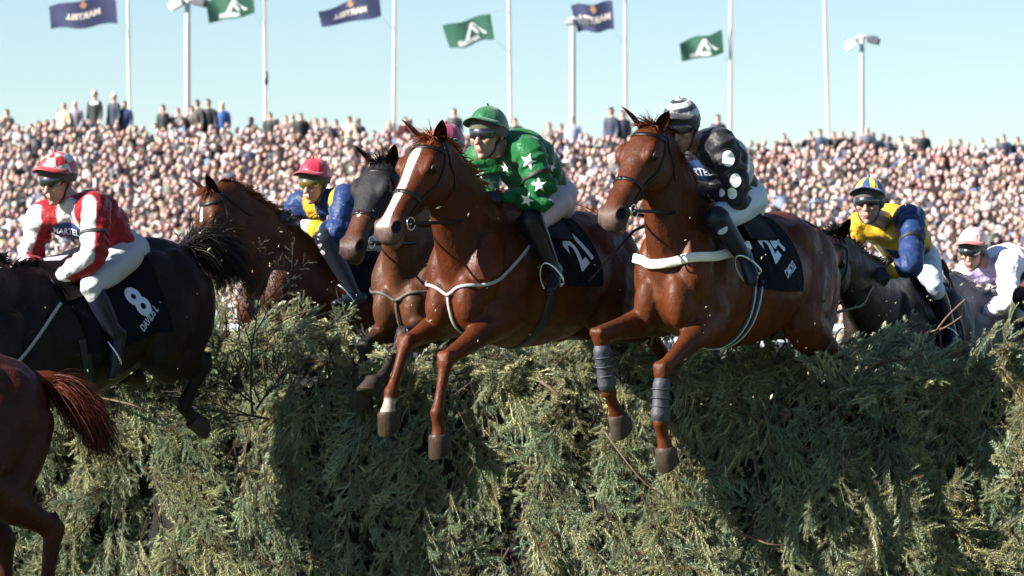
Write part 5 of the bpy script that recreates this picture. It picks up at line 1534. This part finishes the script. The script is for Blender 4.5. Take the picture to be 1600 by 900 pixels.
JB = seat(B, dict(pelvis=(182, 392), neck=(113, 322), head=(90, 281), sL=(150, 326, .20), sR=(66, 338, -.18), eL=(146, 402, .29), eR=(44, 405, -.26), wL=(92, 436, .12), wR=(62, 432, -.04)),
          dict(kL=(142, 446, .27), aL=(180, 522, .31), tL=(168, 575, .30)))
def checks(az, el):
    q = int(az / (math.pi / 4)) + int(el * 3.4)
    return (.46, .46, .46) if q % 2 else (.40, .010, .022)
rB = rider('jockey in red and white silks with chequered red and white cap', JB, (-.50, -.78, -.30), (-.12, -.28, .95), jacket=redwhite, cap=checks, peak_top=(.33, .012, .02), peak_under=(.05, .03, .03), cuff=(.70, .70, .70), glove=(.03, .025, .028),
           boots=(.010, .012, .022))
# ---- blue and yellow with red cap
BLUE = (.011, .030, .105); YEL = (.56, .36, .02)
def blueyellow(v, c, r):
    c = np.ones_like(c) * np.array(BLUE)
    lat = np.abs((v - np.array(r.chest)) @ np.array(r.shv)); z = (v - np.array(r.J['pelvis'])) @ np.array(r.tdir); fr = (v - np.array(r.chest)) @ np.array(r.front)
    body = (lat < .155)
    c = mixc(c, ss(lat, .065, .07) * (1 - ss(lat, .135, .14)) * (z > .05), YEL)
    for S in 'RL':
        d2, t2 = limb(v, r, 'e' + S, 'w' + S); c = mixc(c, (d2 < .08) * ss(t2, .62, .66), YEL)
    return c
JC = seat(C, dict(pelvis=(572, 372), neck=(512, 312), head=(491, 285), sL=(542, 306, .20), sR=(470, 318, -.18), eL=(524, 368, .27), eR=(450, 352, -.22), wL=(476, 352, .10), wR=(448, 342, -.04)))
rC = rider('jockey in dark blue and yellow silks with plain red cap', JC, (-.45, -.80, -.25), (-.1, -.25, .95), jacket=blueyellow, cap=(.50, .012, .04), peak_top=(.30, .01, .03), peak_under=(.04, .035, .03), glove=(.02, .02, .03), cuff=(.55, .58, .62), goggle=(.10, .07, .01), vox=.010, boot_start=-.06)
# ---- maroon cap, mostly hidden
JD = seat(D, dict(pelvis=(745, 330), neck=(712, 258), head=(697, 234), sL=(755, 268, .20), sR=(672, 268, -.18), eL=(768, 335, .27), eR=(655, 330, -.22), wL=(722, 345, .10), wR=(690, 345, -.04)))
def maroon(az, el): return (.24, .02, .07) if el < .78 else (.03, .10, .05)
rD = rider('jockey in dark green with maroon cap behind the blazed chestnut', JD, (-.45, -.85, -.2), (-.05, -.2, .95), jacket_col=(.012, .045, .030), cap=maroon, peak_top=(.02, .06, .04), glove=(.02, .02, .02), vox=.011)
# ---- yellow and blue, striped cap
def yellowblue(v, c, r):
    c = np.ones_like(c) * np.array((.46, .30, .02))
    lat = (v - np.array(r.chest)) @ np.array(r.shv); z = (v - np.array(r.J['pelvis'])) @ np.array(r.tdir); fr = (v - np.array(r.chest)) @ np.array(r.front)
    for S in 'RL':
        m, t = on_arm(v, r, S); c = mixc(c, m * (t < .88), (.011, .030, .105))
        d2, t2 = limb(v, r, 'e' + S, 'w' + S); c = mixc(c, (d2 < .085), (.011, .030, .105)); c = mixc(c, (d2 < .085) * ss(t2, .66, .70), (.46, .30, .02))
    c = mixc(c, (1 - ss(np.abs(lat) + (.34 - z) * .0, .065, .08)) * (fr > .0) * (z < .40) , (.016, .026, .075))
    return c
JG = seat(G, dict(pelvis=(1424, 402), neck=(1384, 346), head=(1358, 317), sL=(1424, 342, .20), sR=(1342, 352, -.18), eL=(1424, 414, .28), eR=(1322, 402, -.25), wL=(1392, 426, .16), wR=(1368, 430, .03)))
def stripes(az, el): return (.72, .55, .06) if int((az + .30) / (math.pi / 5)) % 2 else (.02, .055, .20)
rG = rider('jockey in yellow and blue silks with striped yellow and blue cap', JG, (-.30, -.92, -.08), (-.05, -.1, 1), jacket=yellowblue, cap=stripes, peak_top=(.02, .04, .12), peak_under=(.06, .058, .050), glove=(.010, .011, .016), cuff=(.46, .30, .02), breeches=(.46, .52, .60), vox=.0095)
# ---- pink and mauve
def mauve(v, c, r):
    c = np.ones_like(c) * np.array((.80, .78, .84))
    z = (v - np.array(r.J['pelvis'])) @ np.array(r.tdir); lat = np.abs((v - np.array(r.chest)) @ np.array(r.shv)); fr = (v - np.array(r.chest)) @ np.array(r.front)
    c = mixc(c, (fr > .0) * (lat < .15), (.56, .46, .72))
    return mixc(c, (1 - ss(np.abs(z - .24), .022, .028)) * (lat < .16) * (fr > 0), (.03, .03, .08))
JH = seat(Hh, dict(pelvis=(1612, 446), neck=(1548, 408), head=(1520, 391), sL=(1578, 412, .20), sR=(1512, 424, -.18), eL=(1575, 470, .27), eR=(1500, 468, -.24), wL=(1540, 490, .10), wR=(1518, 490, -.04)))
def pink(az, el): return (.80, .50, .48) if el < .82 else (.55, .16, .16)
rH = rider('jockey in white and mauve silks with pale pink cap', JH, (-.40, -.85, -.35), (-.1, -.3, .95), jacket=mauve, cap=pink, peak_top=(.50, .15, .15), peak_under=(.05, .05, .045), vox=.0105)
for hh, rr in ((E, rE), (F, rF), (B, rB), (C, rC), (D, rD), (G, rG), (Hh, rH)): reins(hh, rr.grips)

# ---- badges on the silks
white = mat('white_patch', (.82, .82, .82), rough=.5, bump=.1, bscale=200)
def badge(r, name, shape, px, py, near, updir=(0, 0, 1), m=None, off=.004, nrm=None):
    """shape laid on the silks where the ray of the photograph meets them"""
    rd = ray(px, py); h = r.jbvh.ray_cast(V((0, 0, CAMZ)) + rd * (near - 3), rd.normalized(), 8)
    if h[0] is None: print('badge missed', name, px, py); return
    n = h[1] if h[1].dot(rd) < 0 else -h[1]
    n = (n.normalized() * .8 - rd.normalized() * .6).normalized()
    return decal(name, shape, r.jbvh, h[0], n, updir, m or white, r.jacket, off=off, reach=.12)
for px, py, sz, an in ((826, 253, .048, .2), (842, 289, .045, -.1), (824, 312, .045, .35), (747, 272, .04, 0), (862, 262, .036, .4), (790, 262, .034, .1), (735, 290, .03, .2)):
    badge(rE, 'star', poly_shape(star_shape(sz * .86, .42), 2), px, py, 20, (an, 0, 1))
for px, py, sz in ((1138, 248, .040), (1149, 282, .036), (1144, 302, .032), (1168, 262, .03), (1128, 300, .026)):
    badge(rF, 'disc', poly_shape(disc_shape(sz, sx=.8), 2), px, py, 20)
navy = mat('navy_patch', (.020, .055, .17), rough=.55)
pale_l = mat('pale_letter', (.66, .72, .80), rough=.55)
badge(rF, 'sponsor_patch', poly_shape(disc_shape(.066, 28, sx=1.75), 2), 1092, 268, 20, (-.05, 0, 1), navy, off=.004)
badge(rF, 'lettering', text_shape('MARTELL', .060, 1, xs=.80, bold=.0015), 1092, 268, 20, (-.05, 0, 1), pale_l, off=.008)
badge(rB, 'sponsor_patch', poly_shape(disc_shape(.052, 28, sx=1.8), 2), 107, 361, 20, (.05, 0, 1), navy, off=.004)
badge(rB, 'lettering', text_shape('MARTELL', .050, 1, xs=.78, bold=.0012), 107, 361, 20, (.05, 0, 1), pale_l, off=.008)
for rr, px, py in ((rE, 829, 268), (rF, 1150, 268), (rB, 146, 378), (rG, 1424, 376)):
    band = MB(); a_, b_ = rr.J['sL'], rr.J['eL']; c_ = a_.lerp(b_, .55); t_ = (b_ - a_).normalized(); u_ = t_.cross(rr.front).normalized()
    pts_ = [c_ + (u_ * math.cos(q) + t_.cross(u_) * math.sin(q)) * .10 for q in np.linspace(0, 2 * math.pi, 13)[:-1]]
    strap(band, pts_, .022, .003, rr.jbvh, off=.004, n=40, closed=True)
    putb('arm_band', band, mat('black_strap', (.012, .012, .014), rough=.6), rr.jacket)
# whip
wh = MB(); a0, a1 = F.HP(990, 361, -.34), F.HP(927, 431, -.34)
w0 = rF.grips[0]
wh.tube([a0, a0.lerp(a1, .5), a1], [.008, .007, .005], seg=10)
wh.tube([w0, w0.lerp(a0, .5), a0], [.011, .010, .008], seg=10)
wh.tube([a1, a1 + (a1 - a0).normalized() * .05], [(.012, .004), (.012, .004)], seg=8)
putb('whip', wh, LEATHER(), None, origin=w0, label='thin black riding whip held beside the chestnut with white girth', cat='whip')
# ------------------------------------------------------------------ loose branches, sticks, flying bits
def loose(k, base, tip, scale, label, seed, fan=(0, -1, .2), **kw):
    v, f, c = branch_mesh(seed, **kw); d = (tip - base); L = d.length; d.normalize()
    z = V(fan); z = (z - d * z.dot(d)).normalized(); y = z.cross(d)
    mx = max(p.x for p in v); s = L / mx * scale
    vs = [base + (d * p.x + y * p.y + z * p.z) * s for p in (V(q) for q in v)]
    return put('loose_branch', vs, f, SPR, None, cols=c, origin=base, smooth=False, label=label, cat='branch')
loose(0, fence_at(470, 590, -0.22), fence_at(468, 452, -0.22), 1.0, 'sunlit green spray standing up from the fence below the red cap', 504, length=.6, n_tw=15, droop=.1, twl=.24)
loose(0, fence_at(500, 560, -0.22), fence_at(548, 468, -0.22), 1.0, 'sunlit green spray leaning right beside the bay horse in hood', 505, length=.5, n_tw=11, droop=.4, twl=.22)
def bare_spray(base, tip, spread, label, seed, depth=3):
    """bare spruce top: fine twigs forking upwards, shade painted into their colour"""
    r_ = random.Random(seed); m = MB(); axis = tip - base
    def grow(p, d, L, rad, lev):
        n = 6; pts = [p.copy()]; dd = d.normalized()
        for i in range(n):
            dd = (dd + V((r_.gauss(0, .10), r_.gauss(0, .10), r_.gauss(0, .10) + (.05 if lev else 0)))).normalized(); pts.append(pts[-1] + dd * (L / n))
        m.tube(pts, [rad * (1 - .7 * i / n) for i in range(n + 1)], seg=5, sub=1, col=(.028, .021, .015), cap=False)  # near-black twig colour stands in for the dark bay horse's shadow
        if lev < depth:
            k = int((9, 7, 4)[min(lev, 2)])
            for i in range(k):
                t = (i + 1.2) / (k + 1.5) * n; q = pts[int(t)].lerp(pts[min(int(t) + 1, n)], t % 1)
                sg = 1 if i % 2 else -1; side = dd.cross(V((0, -1, .15))).normalized() * sg
                grow(q, dd * .75 + side * spread * r_.uniform(.6, 1.1) + V((0, r_.gauss(-.1, .3), r_.gauss(0, .12))), L * r_.uniform(.34, .52), rad * .55, lev + 1)
        else:
            for i in range(10):      # a few needles left, painted in the same shaded tone
                q = pts[0].lerp(pts[-1], r_.random()); e = (dd + V((r_.gauss(0, .8), r_.gauss(0, .8), r_.gauss(0, .8)))).normalized() * .016; w = e.cross(V((0, 1, 0))).normalized() * .0016
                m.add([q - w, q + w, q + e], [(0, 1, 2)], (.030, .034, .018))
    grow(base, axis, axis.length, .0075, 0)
    return putb('loose_branch', m, mat('painted_shade_twig', attr=True, rough=.8), None, True, origin=base, smooth=False, label=label, cat='branch')
bare_spray(fence_at(395, 650, .42), fence_at(368, 432, .42), .75, 'shade-darkened bare spruce top kicked upright behind the dark bay horse', 31)
bare_spray(fence_at(398, 632, .44), fence_at(300, 560, .46), .55, 'shade-darkened bare twig leaning left beside the upright bare spruce top', 32, 2)
bare_spray(fence_at(400, 640, .46), fence_at(470, 560, .44), .6, 'shade-darkened bare twig leaning right beside the upright bare spruce top', 33, 2)
bare_spray(fence_at(420, 655, .46), fence_at(285, 640, .50), .35, 'shade-darkened bare twig lying flat under the upright bare spruce top', 34, 2)
def stick_(pts, r, label, cat='stick'):
    m = MB(); m.tube(pts, [r * (1 - .5 * i / len(pts)) for i in range(len(pts))], seg=7, sub=3)
    return putb('stick', m, mat('bark', (.105, .062, .040), rough=.8, bump=.5, bscale=90, var=.3, vscale=25), None, origin=pts[0], label=label, cat=cat)
stick_([fence_at(845, 596, 0.28), fence_at(868, 613, 0.33), fence_at(895, 638, 0.26)], .010, 'thick broken stick poking out of the brush below the blazed chestnut')
stick_([fence_at(946, 676, 0.23), fence_at(972, 712, 0.28), fence_at(1010, 757, 0.28), fence_at(1062, 790, 0.18)], .0065, 'long bare twig slanting down between the two leading horses')
stick_([fence_at(160, 622, 0.18), fence_at(205, 632, 0.28), fence_at(232, 645, 0.23)], .006, 'pale thin twig lying under the dark bay horse')
stick_([fence_at(440, 502, -0.12), fence_at(462, 492, -0.07), fence_at(488, 484, -0.12)], .006, 'upper one of two crossed pale twigs below the red cap jockey')
stick_([fence_at(452, 504, -0.10), fence_at(478, 506, -0.06), fence_at(505, 510, -0.12)], .006, 'lower one of two crossed pale twigs below the red cap jockey')
stick_([fence_at(1370, 568, -0.20), fence_at(1440, 556, -0.10), fence_at(1515, 545, -0.20)], .008, 'dark twig lying across the gap at the right')
stick_([fence_at(1180, 712, 0.18), fence_at(1186, 760, 0.28), fence_at(1196, 800, 0.18)], .006, 'reddish bare twig hanging on the sunlit brush at right')
stick_([fence_at(1150, 830, 0.23), fence_at(1200, 850, 0.28), fence_at(1235, 852, 0.18)], .006, 'short pale twig near the bottom edge at right')
stick_([fence_at(1455, 530, -0.90), fence_at(1478, 497, -0.90), fence_at(1508, 468, -0.90)], .008, 'steeper one of the twigs sticking up before the grey horse')
stick_([fence_at(1448, 520, -1.00), fence_at(1476, 512, -1.00), fence_at(1502, 495, -1.00)], .007, 'flatter one of the twigs sticking up before the grey horse')
rs = random.Random(9); m = MB()
for k in range(420):
    px = rs.gauss(800, 430); py = rs.uniform(300, 640)
    p = P(px, py, rs.uniform(19.2, 21.5)); s = rs.uniform(.0015, .0055) * (1.6 if rs.random() < .1 else 1)
    a = V((rs.gauss(0, 1), rs.gauss(0, 1), rs.gauss(0, 1))).normalized(); b = a.cross(V((rs.random(), rs.random(), rs.random()))).normalized(); cdir = a.cross(b)
    col = rs.choice([(.16, .17, .09), (.30, .24, .15), (.10, .12, .05), (.45, .40, .30), (.06, .05, .04)])
    m.add([p + a * s * 2.2, p - a * s * 2.2, p + b * s, p - b * s, p + cdir * s * .7, p - cdir * s * .7], [(0, 2, 4), (0, 4, 3), (0, 3, 5), (0, 5, 2), (1, 4, 2), (1, 3, 4), (1, 5, 3), (1, 2, 5)], col)
putb('flying_debris', m, mat('debris', attr=True, rough=.8), None, True, origin=(0, 20, 1), smooth=False, label='small bits of spruce and dirt flying in the air around the horses', cat='debris', kind='stuff')
